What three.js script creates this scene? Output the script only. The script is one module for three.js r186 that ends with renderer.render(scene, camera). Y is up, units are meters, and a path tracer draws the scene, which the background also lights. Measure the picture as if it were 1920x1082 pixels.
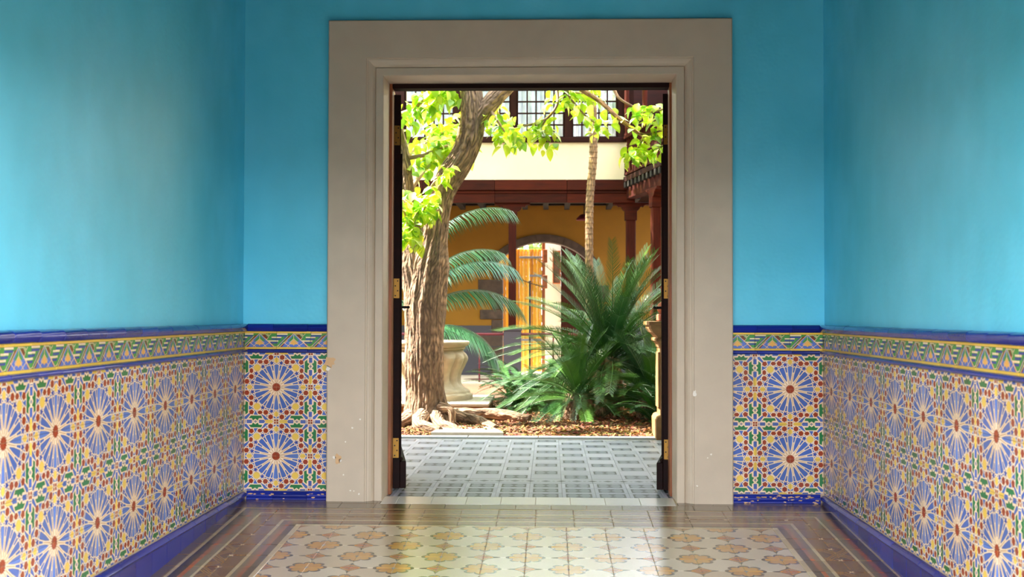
import * as THREE from 'three';
import { mergeGeometries, toCreasedNormals } from 'three/addons/utils/BufferGeometryUtils.js';
import { RoundedBoxGeometry } from 'three/addons/geometries/RoundedBoxGeometry.js';
import { ImprovedNoise } from 'three/addons/math/ImprovedNoise.js';

// ------------------------------------------------------------------ camera, sky, sun, exposure
const scene = new THREE.Scene();
const camera = new THREE.PerspectiveCamera(27.84, 1920 / 1082, 0.05, 200);
camera.rotation.order = 'YXZ';
camera.position.set(0, 1.0737, 6.753);
camera.rotation.set(0.0228, 0.0328, 0.0021);
camera.focus = 7.6;
camera.userData.fStop = 4;
scene.add(camera);

const SKY = 2.5, EXPOSURE = 4.3;
{
  const W = 256, H = 128, d = new Float32Array(W * H * 4);
  for (let r = 0; r < H; r++) for (let c = 0; c < W; c++) {
    const el = ((r + 0.5) / H - 0.5) * Math.PI, t = Math.max(0, Math.sin(el)), k = Math.pow(t, 0.6), o = (r * W + c) * 4;
    const b = 0.9 + 0.2 * Math.min(1, t * 1.6); d[o] = b * (1.0 - 0.16 * k); d[o + 1] = b * (1.0 - 0.08 * k); d[o + 2] = b * (1.0 + 0.03 * k); d[o + 3] = 1;
    if (el < 0) { d[o] = 0.3; d[o + 1] = 0.28; d[o + 2] = 0.26; }
  }
  const sky = new THREE.DataTexture(d, W, H, THREE.RGBAFormat, THREE.FloatType);
  sky.mapping = THREE.EquirectangularReflectionMapping; sky.magFilter = THREE.LinearFilter; sky.needsUpdate = true;
  scene.background = sky; scene.environment = sky; scene.backgroundIntensity = SKY; scene.environmentIntensity = SKY;
}
const sun = new THREE.DirectionalLight(0xfff4e4, 9);
sun.position.set(-6, 7.2, -1.5).multiplyScalar(3);
sun.target.position.set(0, 0, -3);
sun.castShadow = true; sun.shadow.radius = 1.2;
Object.assign(sun.shadow.camera, { left: -22, right: 22, top: 22, bottom: -22, near: 1, far: 80 });
scene.add(sun, sun.target);
const renderer = new THREE.WebGLRenderer({ antialias: true });
renderer.toneMapping = THREE.LinearToneMapping;
renderer.toneMappingExposure = EXPOSURE;
renderer.shadowMap.enabled = true;

// ------------------------------------------------------------------ helpers
let seed = 7;
const rnd = () => { seed = (seed + 0x6d2b79f5) | 0; let t = Math.imul(seed ^ (seed >>> 15), 1 | seed); t = (t + Math.imul(t ^ (t >>> 7), 61 | t)) ^ t; return ((t ^ (t >>> 14)) >>> 0) / 4294967296; };
const rr = (a, b) => a + (b - a) * rnd();
const noise3 = new ImprovedNoise(), N = (x, y, z) => noise3.noise(x + 100.3, y + 50.7, z + 20.1);
const V = (x, y, z) => new THREE.Vector3(x, y, z);
const used = new Map();
function numbered(name) { const n = used.get(name) ?? 0; used.set(name, n + 1); return n ? `${name}_${String(n).padStart(3, '0')}` : name; }
function tag(o, label, category, group, kind) {
  if (label) o.userData.label = label;
  if (category) o.userData.category = category;
  if (group) o.userData.group = group;
  if (kind) o.userData.kind = kind;
  return o;
}
function mesh(name, geo, mat, parent = scene) {
  const g = Array.isArray(geo) ? merge(geo) : geo;
  const m = new THREE.Mesh(g, mat); m.name = parent === scene ? numbered(name) : name; m.castShadow = m.receiveShadow = true; parent.add(m);
  if (parent !== scene) { const k = parent.userData._n ?? (Object.defineProperty(parent.userData, '_n', { value: new Map(), enumerable: false }), parent.userData._n); const n = k.get(name) ?? 0; k.set(name, n + 1); if (n) m.name = `${name}_${String(n).padStart(3, '0')}`; }
  return m;
}
function group(name, x = 0, y = 0, z = 0, ry = 0) { const g = new THREE.Group(); g.name = numbered(name); g.position.set(x, y, z); g.rotation.y = ry; scene.add(g); return g; }
function flat(g) { return g.index ? g.toNonIndexed() : g; }
function merge(list) {
  const gs = list.map((g) => { const f = flat(g); for (const k of Object.keys(f.attributes)) if (!['position', 'normal', 'uv'].includes(k)) f.deleteAttribute(k); if (!f.attributes.uv) f.setAttribute('uv', new THREE.BufferAttribute(new Float32Array(f.attributes.position.count * 2), 2)); return f; });
  return gs.length === 1 ? gs[0] : mergeGeometries(gs);
}
function boxUV(g) {            // uv in metres from position and normal
  const f = flat(g), p = f.attributes.position, n = f.attributes.normal, uv = new Float32Array(p.count * 2);
  for (let i = 0; i < p.count; i++) {
    const ax = Math.abs(n.getX(i)), ay = Math.abs(n.getY(i)), az = Math.abs(n.getZ(i));
    if (ay >= ax && ay >= az) { uv[2 * i] = p.getX(i); uv[2 * i + 1] = p.getZ(i); }
    else if (ax >= az) { uv[2 * i] = p.getZ(i); uv[2 * i + 1] = p.getY(i); }
    else { uv[2 * i] = p.getX(i); uv[2 * i + 1] = p.getY(i); }
  }
  f.setAttribute('uv', new THREE.BufferAttribute(uv, 2));
  return f;
}
function swapUV(g) { const a = g.attributes.uv; for (let i = 0; i < a.count; i++) a.setXY(i, a.getY(i), a.getX(i)); return g; }
function box(x0, x1, y0, y1, z0, z1, r = 0) {
  const w = x1 - x0, h = y1 - y0, d = z1 - z0;
  const g = r ? new RoundedBoxGeometry(w, h, d, 1, Math.min(r, w / 2.01, h / 2.01, d / 2.01)) : new THREE.BoxGeometry(w, h, d);
  g.translate((x0 + x1) / 2, (y0 + y1) / 2, (z0 + z1) / 2);
  return boxUV(g);
}
function lathe(pts, seg = 24) { return new THREE.LatheGeometry(pts.map(([r, y]) => new THREE.Vector2(r, y)), seg); }
function extrude(shape, depth, bevel = 0) { return boxUV(new THREE.ExtrudeGeometry(shape, { depth, bevelEnabled: bevel > 0, bevelSize: bevel, bevelThickness: bevel, bevelSegments: 1, curveSegments: 16 })); }
function poly(pts) { const s = new THREE.Shape(); pts.forEach(([x, y], i) => (i ? s.lineTo(x, y) : s.moveTo(x, y))); s.closePath(); return s; }
// a tapered, bent tube; pts = [[x,y,z,r]...]; bump(angle, s, r) returns the radius to use
function sweep(pts, radial, steps, bump, cap = true) {
  const c = new THREE.CatmullRomCurve3(pts.map((p) => V(p[0], p[1], p[2])), false, 'centripetal'), n = pts.length - 1;
  const P = [], U = [], I = [];
  const t0 = c.getTangent(0), up = Math.abs(t0.y) > 0.8 ? V(0, 0, 1) : V(0, 1, 0);
  let nx = up.clone().cross(t0).normalize(), len = 0, prev = c.getPoint(0);
  for (let i = 0; i <= steps; i++) {
    const s = i / steps, q = c.getPoint(s), t = c.getTangent(s);
    nx.addScaledVector(t, -nx.dot(t)).normalize();
    const by = t.clone().cross(nx);
    len += q.distanceTo(prev); prev = q;
    const k = Math.min(n - 1e-6, s * n), a = Math.floor(k), fr = k - a, sm = fr * fr * (3 - 2 * fr), r0 = pts[a][3] * (1 - sm) + pts[a + 1][3] * sm;
    for (let j = 0; j <= radial; j++) {
      const an = (j / radial) * Math.PI * 2, r = bump ? bump(an, len, r0, q) : r0;
      P.push(q.x + (nx.x * Math.cos(an) + by.x * Math.sin(an)) * r, q.y + (nx.y * Math.cos(an) + by.y * Math.sin(an)) * r, q.z + (nx.z * Math.cos(an) + by.z * Math.sin(an)) * r);
      U.push((j / radial) * 2 * Math.PI * Math.max(r0, 0.05), len);
    }
  }
  const row = radial + 1;
  for (let i = 0; i < steps; i++) for (let j = 0; j < radial; j++) { const a = i * row + j; I.push(a, a + 1, a + row, a + 1, a + row + 1, a + row); }
  if (cap) for (const [i, flip] of [[0, 0], [steps, 1]]) {
    const q = c.getPoint(i / steps), at = P.length / 3; P.push(q.x, q.y, q.z); U.push(0, 0);
    for (let j = 0; j < radial; j++) { const a = i * row + j; flip ? I.push(at, a, a + 1) : I.push(at, a + 1, a); }
  }
  const g = new THREE.BufferGeometry();
  g.setAttribute('position', new THREE.Float32BufferAttribute(P, 3)); g.setAttribute('uv', new THREE.Float32BufferAttribute(U, 2)); g.setIndex(I); g.computeVertexNormals();
  return g;
}
function bar(a, b, r, seg = 8) { return sweep([[...a, r], [...b, r]], seg, 1); }

// ------------------------------------------------------------------ textures
function canvas(w, h, draw, srgb = true) {
  const c = document.createElement('canvas'); c.width = w; c.height = h; draw(c.getContext('2d'), w, h);
  const t = new THREE.CanvasTexture(c); t.wrapS = t.wrapT = THREE.RepeatWrapping; t.magFilter = THREE.LinearFilter; if (srgb) t.colorSpace = THREE.SRGBColorSpace;
  return t;
}
function field(n, fn, srgb = true, sx = 1, sy = 1) {       // fn(u,v) -> [r,g,b] 0..255, tileable if fn is; repeats every 1/sx metres
  const d = new Uint8Array(n * n * 4);
  for (let j = 0; j < n; j++) for (let i = 0; i < n; i++) { const c = fn(i / n, j / n), o = (j * n + i) * 4; d[o] = c[0]; d[o + 1] = c[1]; d[o + 2] = c[2]; d[o + 3] = 255; }
  const t = new THREE.DataTexture(d, n, n); t.wrapS = t.wrapT = THREE.RepeatWrapping; t.magFilter = THREE.LinearFilter; t.minFilter = THREE.LinearMipmapLinearFilter; t.generateMipmaps = true;
  if (srgb) t.colorSpace = THREE.SRGBColorSpace; t.repeat.set(sx, sy); t.needsUpdate = true;
  return t;
}
// tileable noise on [0,1)^2
const TN = (u, v, f, z = 0) => { const a = (x, y) => N(x * f, y * f, z), s = (t) => t * t * (3 - 2 * t), wu = s(u), wv = s(v);
  return (a(u, v) * (1 - wu) + a(u - 1, v) * wu) * (1 - wv) + (a(u, v - 1) * (1 - wu) + a(u - 1, v - 1) * wu) * wv; };
const fb = (u, v, f, z = 0) => TN(u, v, f, z) + 0.5 * TN(u, v, f * 2.1, z + 3) + 0.25 * TN(u, v, f * 4.3, z + 7) + 0.13 * TN(u, v, f * 9, z + 11);
const cl = (x) => Math.max(0, Math.min(255, x));
const tint = (r, g, b, k) => [cl(r * k), cl(g * k), cl(b * k)];

// the same, stretched: fu cells across and fv along
const AN = (u, v, fu, fv, z = 0) => { const a = (x, y) => N(x * fu, y * fv, z), s = (t) => t * t * (3 - 2 * t), wu = s(u), wv = s(v);
  return (a(u, v) * (1 - wu) + a(u - 1, v) * wu) * (1 - wv) + (a(u, v - 1) * (1 - wu) + a(u - 1, v - 1) * wu) * wv; };
const T = {};
T.plasterN = field(512, (u, v) => { const k = 128 + 55 * fb(u, v, 9) + 24 * TN(u, v, 60, 5); return [cl(k), cl(k), cl(k)]; }, false, 0.8, 0.8);
T.blue = field(512, (u, v) => { const a = fb(u, v, 5), s = TN(u, v * 0.5, 26, 9) * 0.5 + TN(u, v, 3, 2); const k = 1 + 0.05 * a + 0.05 * s; return [cl(96 * (k + 0.12 * a)), cl(216 * k), cl(247 * k)]; }, true, 0.37, 0.37);
T.blueRough = field(256, (u, v) => { const k = 118 + 34 * fb(u, v, 6, 4); return [k, cl(k), k]; }, false, 0.5, 0.5);
T.stonePaint = field(512, (u, v) => { const a = fb(u, v, 6, 1), b = TN(u, v, 22, 8); return tint(204, 186, 162, 1 + 0.045 * a + 0.02 * b); }, true, 0.6, 0.6);
T.cream = field(256, (u, v) => tint(206, 192, 170, 1 + 0.03 * fb(u, v, 5)), true, 0.3, 0.3);
T.yellow = field(256, (u, v) => tint(136, 94, 9, 1 + 0.06 * fb(u, v, 5)), true, 0.4, 0.4);
T.wood = field(512, (u, v) => { const g = AN(u, v, 3, 22, 2) * 0.6 + AN(u, v, 6, 70, 5) * 0.35 + 0.3 * TN(u, v, 4, 4); return tint(112, 62, 44, 1 + 0.42 * g); }, true, 1.1, 1.1);
T.woodBump = field(256, (u, v) => { const k = cl(128 + 90 * AN(u, v, 4, 50, 5) + 40 * AN(u, v, 3, 18, 2)); return [k, k, k]; }, false, 1.3, 1.3);
T.bark = field(512, (u, v) => { const r = Math.abs(AN(u, v, 26, 8, 3)) * 2.2 + 0.5 * Math.abs(AN(u, v, 40, 22, 6)); const k = 0.66 + 0.5 * Math.min(1, r) + 0.2 * TN(u, v, 4, 1); return [cl(150 * k), cl(122 * k), cl(98 * k)]; }, true, 1.3, 1.3);
T.barkBump = field(512, (u, v) => { const r = Math.abs(AN(u, v, 26, 8, 3)) * 2.4 + 0.6 * Math.abs(AN(u, v, 40, 22, 6)); const k = cl(30 + 200 * Math.min(1, r)); return [k, k, k]; }, false, 1.3, 1.3);
T.stone = field(512, (u, v) => { const a = fb(u, v, 6, 12), b = TN(u, v, 40, 2); return [cl(180 * (1 + 0.14 * a + 0.06 * b)), cl(170 * (1 + 0.14 * a + 0.06 * b)), cl(150 * (1 + 0.16 * a + 0.05 * b))]; }, true, 0.9, 0.9);
T.darkStone = field(256, (u, v) => tint(74, 60, 52, 1 + 0.3 * fb(u, v, 8, 15)), true, 1, 1);
T.ground = field(512, (u, v) => { const a = fb(u, v, 14, 22); return [cl(98 * (1 + 0.5 * a)), cl(62 * (1 + 0.5 * a)), cl(40 * (1 + 0.5 * a))]; }, true, 0.8, 0.8);
T.pave = field(256, (u, v) => tint(196, 180, 156, 1 + 0.1 * fb(u, v, 6, 31)), true, 0.25, 0.25);
T.speckle = field(256, (u, v) => { const k = cl(128 + 60 * TN(u, v, 60, 41) + 30 * TN(u, v, 8, 3)); return [k, k, k]; }, false, 2, 2);

// the star lattice of the wall tiles: one period of 0.4 m, the star in the middle
const PAL = { cream: '#f8e2c4', edge: '#c0905f', blue: '#4468bc', deep: '#2c48a8', red: '#9a3208', green: '#10783f', yellow: '#f2cd58', gray: '#8a8fa0' };
function drawLattice(g, S, P, line) {
  g.fillStyle = P.blue; g.fillRect(0, 0, S, S); g.lineJoin = 'miter'; g.miterLimit = 3;
  const H = S / 2;
  g.strokeStyle = P.cream; g.lineWidth = S * 0.011;
  for (let q = 0; q < 4; q++) { g.save(); g.translate(H, H); g.rotate(q * Math.PI / 2); for (const [a, b, c, d] of [[-1, -0.915, 1, -0.915], [-1, -0.82, -0.62, -1], [1, -0.82, 0.62, -1], [-0.34, -1, -0.6, -0.68], [0.34, -1, 0.6, -0.68], [-0.36, -0.66, 0.36, -0.95], [0.36, -0.66, -0.36, -0.95], [-0.84, -0.62, -0.62, -0.84], [0.84, -0.62, 0.62, -0.84], [-1, -1, -0.5, -0.5], [-0.66, -0.655, -0.36, -0.655], [0.66, -0.655, 0.36, -0.655]]) { g.beginPath(); g.moveTo(a * H, b * H); g.lineTo(c * H, d * H); g.stroke(); } g.restore(); }
  let pass = 1;
  const put = (pts, fill, cx, cy) => {
    g.beginPath(); pts.forEach(([x, y], i) => { const X = cx + x * H, Y = cy + y * H; i ? g.lineTo(X, Y) : g.moveTo(X, Y); }); g.closePath();
    if (pass) { g.strokeStyle = P.cream; g.lineWidth = S * 0.027; g.stroke(); return; }
    if (line) { g.strokeStyle = P.edge; g.lineWidth = S / 260; g.stroke(); } g.fillStyle = fill; g.fill();
  };
  const sym = [];
  for (const [a, b, c, d] of [[1, 0, 0, 1], [-1, 0, 0, 1], [1, 0, 0, -1], [-1, 0, 0, -1], [0, 1, 1, 0], [0, -1, 1, 0], [0, 1, -1, 0], [0, -1, -1, 0]]) sym.push(([x, y]) => [a * x + b * y, c * x + d * y]);
  const all = (pts, fill) => { for (const s of sym) for (const ox of [-1, 0, 1]) for (const oy of [-1, 0, 1]) put(pts.map(s), fill, H + ox * S, H + oy * S); };
  const ngon = (cx, cy, r, n, a0 = 0, sy = 1) => Array.from({ length: n }, (_, i) => { const a = a0 + (i / n) * 2 * Math.PI; return [cx + r * Math.cos(a), cy + r * sy * Math.sin(a)]; });
  const star = (cx, cy, r, q, n, a0) => Array.from({ length: 2 * n }, (_, i) => { const a = a0 + (i / (2 * n)) * 2 * Math.PI, k = i % 2 ? q : r; return [cx + k * Math.cos(a), cy + k * Math.sin(a)]; });
  for (const ps of [1, 0]) { pass = ps;
  if (pass) { g.fillStyle = P.cream; g.beginPath(); g.arc(H, H, 0.38 * H, 0, 7); g.fill(); }
  for (let k = 0; k < 16; k++) {
    const a = (k / 16) * 2 * Math.PI, c = Math.cos(a), s = Math.sin(a);
    const pet = [[0.24, -0.008], [0.3, -0.022], [0.4, -0.044], [0.62, -0.067], [0.655, -0.05], [0.655, 0.05], [0.62, 0.067], [0.4, 0.044], [0.3, 0.022], [0.24, 0.008]].map(([x, y]) => [x * c - y * s, x * s + y * c]);
    put(pet, k % 4 ? P.blue : P.deep === P.blue ? P.blue : '#5b7fd0', H, H);
    const th = [[0.15, -0.004], [0.46, -0.002], [0.46, 0.002], [0.15, 0.004]].map(([x, y]) => { const b = a + Math.PI / 16, cc = Math.cos(b), ss = Math.sin(b); return [x * cc - y * ss, x * ss + y * cc]; });
    put(th, P.edge, H, H);
    const b = a + Math.PI / 16;
    put(star(0.715 * Math.cos(b), 0.715 * Math.sin(b), 0.075, 0.034, 5, b), P.deep, H, H);
  }
  put(star(0, 0, 0.135, 0.1, 16, 0), P.red, H, H);
  all([[0, 0.705], [0.055, 0.74], [0.06, 0.81], [0, 0.865], [-0.06, 0.81], [-0.055, 0.74]], P.yellow);
  all(ngon(0.565, 0.565, 0.098, 8, Math.PI / 8), P.yellow);
  all(ngon(0.165, 0.865, 0.075, 6, 0.5), P.red); all(ngon(0.305, 0.735, 0.075, 6, 0.2), P.red); all(ngon(0.475, 0.735, 0.072, 6, 0, 0.8), P.red); all(ngon(0.725, 0.725, 0.074, 5, Math.PI / 4), P.red);
  all([[0.44, 0.83], [0.74, 0.83], [0.8, 0.9], [0.71, 0.905], [0.68, 0.965], [0.61, 0.915], [0.54, 0.965], [0.51, 0.905], [0.41, 0.9]], P.green);
  all([[0.23, 0.945], [0.33, 0.845], [0.45, 0.775], [0.39, 0.86], [0.335, 0.945]], P.blue);
  all([[0.79, 0.76], [0.84, 0.8], [0.925, 0.865], [0.925, 0.925], [0.865, 0.925], [0.8, 0.84], [0.76, 0.79]], P.blue);
  all([[0.09, 1], [0.13, 0.955], [0.33, 0.955], [0.295, 1], [0.33, 1.045], [0.13, 1.045]], P.yellow);
  all([[0.36, 0.955], [0.5, 0.955], [0.5, 1.045], [0.36, 1.045], [0.325, 1]], P.blue);
  all([[0.565, 1], [0.605, 0.965], [0.645, 1], [0.605, 1.035]], P.gray);
  all([[0.715, 0.955], [0.86, 0.955], [0.86, 1.045], [0.715, 1.045]], P.blue);
  all([[0.012, 1.012], [0.06, 1.012], [0.06, 1.06], [0.012, 1.06]], P.red); all([[0.012, 0.94], [0.06, 0.94], [0.06, 0.988], [0.012, 0.988]], P.red);
  all([[0.94, 0.94], [0.988, 0.94], [0.988, 0.988], [0.94, 0.988]], P.red);
  }
  g.strokeStyle = '#e79a5c'; g.lineWidth = S / 230; g.beginPath(); g.moveTo(H - 0.09 * H, H); g.lineTo(H + 0.09 * H, H); g.moveTo(H, H - 0.09 * H); g.lineTo(H, H + 0.09 * H); g.stroke();
}
T.lattice = canvas(1024, 1024, (g, S) => drawLattice(g, S, PAL, true));
const BW = { cream: '#ffffff', edge: '#d0d0d0', blue: '#404040', deep: '#404040', red: '#505050', green: '#404040', yellow: '#606060', gray: '#606060' };
T.latticeBump = canvas(1024, 1024, (g, S) => { drawLattice(g, S, BW, false); }, false);
function drawBand(g, W, H, bw) {
  const C = bw ? { y: '#ffffff', c: '#f0f0f0', g: '#404040', b: '#404040', d: '#404040', r: '#404040', o: '#808080' } : { y: '#f6cf4e', c: '#f6dfba', g: '#3f9440', b: '#5576cc', d: '#2c3f9a', r: '#7c2408', o: '#efb75a' };
  const R = (pts, f, w) => { g.beginPath(); pts.forEach(([x, y], i) => (i ? g.lineTo(x * W, y * H) : g.moveTo(x * W, y * H))); if (w) { g.strokeStyle = f; g.lineWidth = w * H; g.stroke(); } else { g.closePath(); g.fillStyle = f; g.fill(); } };
  g.fillStyle = C.g; g.fillRect(0, 0, W, H);
  for (const o of [-1, 0, 1]) {
    const q = (pts) => pts.map(([x, y]) => [x + o, y]);
    R(q([[0.5, 0.16], [0.92, 0.9], [0.08, 0.9]]), C.b);
    R(q([[0.5, 0.2], [0.66, 0.55], [0.34, 0.55]]), C.g);
    R(q([[0.5, 0.45], [0.63, 0.68], [0.52, 0.8], [0.48, 0.8], [0.37, 0.68]]), C.o);
    R(q([[0.58, 0.2], [0.66, 0.18], [0.76, 0.42], [0.7, 0.46]]), C.r); R(q([[0.76, 0.6], [0.82, 0.57], [0.92, 0.8], [0.86, 0.86]]), C.r);
    R(q([[0.44, 0.18], [0.36, 0.24], [0.1, 0.86], [0.16, 0.86]]), C.r);
    R(q([[0.3, 0.3], [0.24, 0.34], [0.06, 0.76], [0.1, 0.78]]), C.d);
    for (const [x0, x1, y] of [[0.0, 0.32, 0.16], [0.85, 1.14, 0.34], [0.74, 1.05, 0.54]]) { R(q([[x0, y + 0.1], [x1 - 0.02, y + 0.1]]), C.d, 0.075); R(q([[x0, y], [x1, y]]), C.c, 0.075); }
    for (const l of [[[0.08, 0.88], [0.5, 0.12]], [[0.92, 0.88], [0.5, 0.12]], [[0.02, 0.84], [0.33, 0.27]], [[0.5, 0.2], [0.5, 0.44]], [[0.36, 0.66], [0.5, 0.42], [0.64, 0.66]], [[0.2, 0.62], [0.4, 0.88]], [[0.8, 0.62], [0.6, 0.88]], [[0.3, 0.88], [0.42, 0.64]], [[0.7, 0.88], [0.58, 0.64]], [[0.5, 0.15], [0.68, 0.15], [0.78, 0.32]], [[0.72, 0.14], [0.78, 0.24], [0.84, 0.14]], [[0.64, 0.36], [0.94, 0.86], [1.06, 0.82]], [[0.74, 0.7], [0.86, 0.5]], [[0.24, 0.66], [0.32, 0.52]], [[0.68, 0.5], [0.76, 0.34]]]) R(q(l), bw ? '#f0f0f0' : '#f3cfa6', 0.032);
    R(q([[0.4, 0.86], [0.4, 0.76], [0.46, 0.72], [0.5, 0.8], [0.54, 0.72], [0.6, 0.76], [0.6, 0.86]]), C.b);
  }
  g.fillStyle = C.y; g.fillRect(0, 0, W, H * 0.11); g.fillRect(0, H * 0.885, W, H * 0.115);
  if (!bw) { g.fillStyle = '#a8702c'; g.fillRect(0, H * 0.11, W, H * 0.012); g.fillRect(0, H * 0.875, W, H * 0.012); }
}
T.band = canvas(512, 256, (g, W, H) => drawBand(g, W, H, false));
T.bandBump = canvas(512, 256, (g, W, H) => drawBand(g, W, H, true), false);

// floor tiles of the passage
function speck(g, x, y, w, h, n, a) { for (let i = 0; i < n; i++) { const k = rnd(); g.fillStyle = k < 0.5 ? `rgba(60,40,25,${a})` : `rgba(255,245,225,${a})`; g.fillRect(x + rnd() * w, y + rnd() * h, 2, 2); } }
T.field = canvas(1024, 1024, (g, S) => {          // 0.4 m period: flowers at the corners and centre, diamonds between
  g.fillStyle = '#dccab2'; g.fillRect(0, 0, S, S); speck(g, 0, 0, S, S, 26000, 0.16);
  const U = S / 0.4;
  const P = (pts, cx, cy, f) => { g.beginPath(); pts.forEach(([x, y], i) => (i ? g.lineTo(cx + x * U, cy + y * U) : g.moveTo(cx + x * U, cy + y * U))); g.closePath(); g.fillStyle = f; g.fill(); };
  const flower = (k) => Array.from({ length: 96 }, (_, i) => { const a = (i / 96) * 2 * Math.PI, r = (0.058 + 0.022 * Math.pow(Math.abs(Math.cos(4 * a)), 0.6)) * k; return [r * Math.cos(a), r * Math.sin(a)]; });
  const flower2 = (e) => flower(1 + e / 0.066);
  for (const [x, y] of [[0, 0], [S, 0], [0, S], [S, S], [S / 2, S / 2]]) {
    P(flower2(0.012), x, y, '#54483f'); P(flower2(-0.001), x, y, '#d79a48');
    g.fillStyle = '#8d8a80'; for (const [a, b] of [[0.026, 0.004], [0.004, 0.026], [0.012, 0.012]]) P([[-a, 0], [0, -b], [a, 0], [0, b]], x, y, '#938c7c');
  }
  for (const [x, y] of [[S / 2, 0], [0, S / 2], [S / 2, S], [S, S / 2]]) {
    for (const [a, b] of [[1, 0], [-1, 0], [0, 1], [0, -1]]) P([[0.045, -0.012], [0.064, -0.008], [0.085, 0], [0.064, 0.008], [0.045, 0.012]].map(([u, v]) => [a * u - b * v, b * u + a * v]), x, y, '#54483f');
    const d = (r) => [[r, 0], [0, r], [-r, 0], [0, -r]]; P(d(0.06), x, y, '#54483f'); P(d(0.049), x, y, '#d79a48'); P(d(0.04), x, y, '#b7683f');
  }
});
function drawBorder(g, W, U) {                     // cross-section runs down the canvas (0 = outer edge), U pixels a metre, W pixels long
  let at = 0; for (const [to, c] of [[0.02, '#c8ac80'], [0.062, '#463a2e'], [0.086, '#b45a2c'], [0.121, '#80725a'], [0.135, '#cdb893'], [0.28, '#683a1e'], [0.299, '#cdb893'], [0.327, '#80725a'], [0.348, '#b45a2c'], [0.383, '#463a2e'], [0.41, '#d2bd99']]) { g.fillStyle = c; g.fillRect(0, at * U, W, (to - at) * U + 1); at = to; }
  g.save(); g.beginPath(); g.rect(0, 0.135 * U, W, 0.145 * U); g.clip();
  for (let k = -1; k < W / (0.2 * U) + 1; k++) {
    const x = k * 0.2 * U, y0 = 0.137 * U, y1 = 0.278 * U, m = (y0 + y1) / 2, w = 0.1 * U;
    g.lineJoin = 'miter';
    for (const [c, lw] of [['#a87a3a', 0.017], ['#5a3a26', 0.005]]) { g.strokeStyle = c; g.lineWidth = lw * U; g.beginPath(); g.moveTo(x - w, y0); g.lineTo(x + w, y1); g.moveTo(x + w, y0); g.lineTo(x - w, y1); g.moveTo(x - w * 0.55, y0); g.lineTo(x + w * 1.45, y1); g.moveTo(x + w * 0.55, y0); g.lineTo(x - w * 1.45, y1); g.stroke(); }
    g.fillStyle = '#683a1e'; g.beginPath(); g.moveTo(x + w * 0.55, m); g.lineTo(x + w, m - 0.035 * U); g.lineTo(x + w * 1.45, m); g.lineTo(x + w, m + 0.035 * U); g.fill();
    g.fillStyle = '#cbb291'; for (const [a, b] of [[0.022, 0.004], [0.004, 0.022]]) { g.beginPath(); g.ellipse(x + w, m, a * U, b * U, 0.78, 0, 7); g.fill(); }
  }
  g.restore();
}
T.border = canvas(512, 512, (g, S) => { drawBorder(g, S, S / 0.41); speck(g, 0, 0, S, S, 6000, 0.12); });
T.corner = canvas(512, 512, (g, S) => {             // mitred corner, outer corner at top left
  drawBorder(g, S, S / 0.41); g.save(); g.beginPath(); g.moveTo(0, 0); g.lineTo(S, S); g.lineTo(0, S); g.clip(); g.transform(0, 1, 1, 0, 0, 0); drawBorder(g, S, S / 0.41); g.restore(); speck(g, 0, 0, S, S, 6000, 0.12);
});
// paving of the courtyard walk: left half a barred tile, right half a plain one, a border strip below
T.walk = canvas(1024, 512, (g) => {
  g.fillStyle = '#bfc2d2'; g.fillRect(0, 0, 1024, 512); speck(g, 0, 0, 1024, 512, 9000, 0.1);
  g.fillStyle = '#8a91a2'; g.fillRect(60, 60, 392, 392);
  g.strokeStyle = '#4a5459'; g.lineWidth = 12; for (const y of [110, 402]) { g.beginPath(); g.moveTo(70, y); g.lineTo(442, y); g.stroke(); }
  g.fillStyle = '#343d42';
  for (const s of [0, 1]) { const X = (x) => (s ? 512 - x : x); g.beginPath(); g.moveTo(X(58), 70); g.lineTo(X(120), 110); g.lineTo(X(84), 180); g.lineTo(X(84), 332); g.lineTo(X(120), 402); g.lineTo(X(58), 442); g.fill(); }
  for (const [a, b] of [[100, 250], [412, 262]]) { g.beginPath(); g.moveTo(190, a); g.lineTo(322, a); g.lineTo(256, b); g.fill(); }
  g.strokeStyle = '#a2a6aa'; g.lineWidth = 8; for (const y of [70, 442]) { g.beginPath(); g.moveTo(540, y); g.lineTo(996, y); g.stroke(); }
});
T.walkBorder = canvas(512, 512, (g) => {
  g.fillStyle = '#aeb2c2'; g.fillRect(0, 0, 512, 512); speck(g, 0, 0, 512, 512, 5000, 0.1);
  g.fillStyle = '#646d72'; g.fillRect(0, 30, 512, 26); g.fillRect(0, 456, 512, 22); g.fillStyle = '#d8dadd'; g.fillRect(0, 60, 512, 16);
  g.fillStyle = '#4c565b'; for (const x of [0, 256, 512]) { g.beginPath(); g.moveTo(x - 90, 256); g.lineTo(x, 170); g.lineTo(x + 90, 256); g.lineTo(x, 342); g.fill(); }
  g.fillStyle = '#7d878b'; for (const x of [128, 384]) { g.beginPath(); g.moveTo(x - 40, 256); g.lineTo(x, 210); g.lineTo(x + 40, 256); g.lineTo(x, 302); g.fill(); }
});

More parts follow.
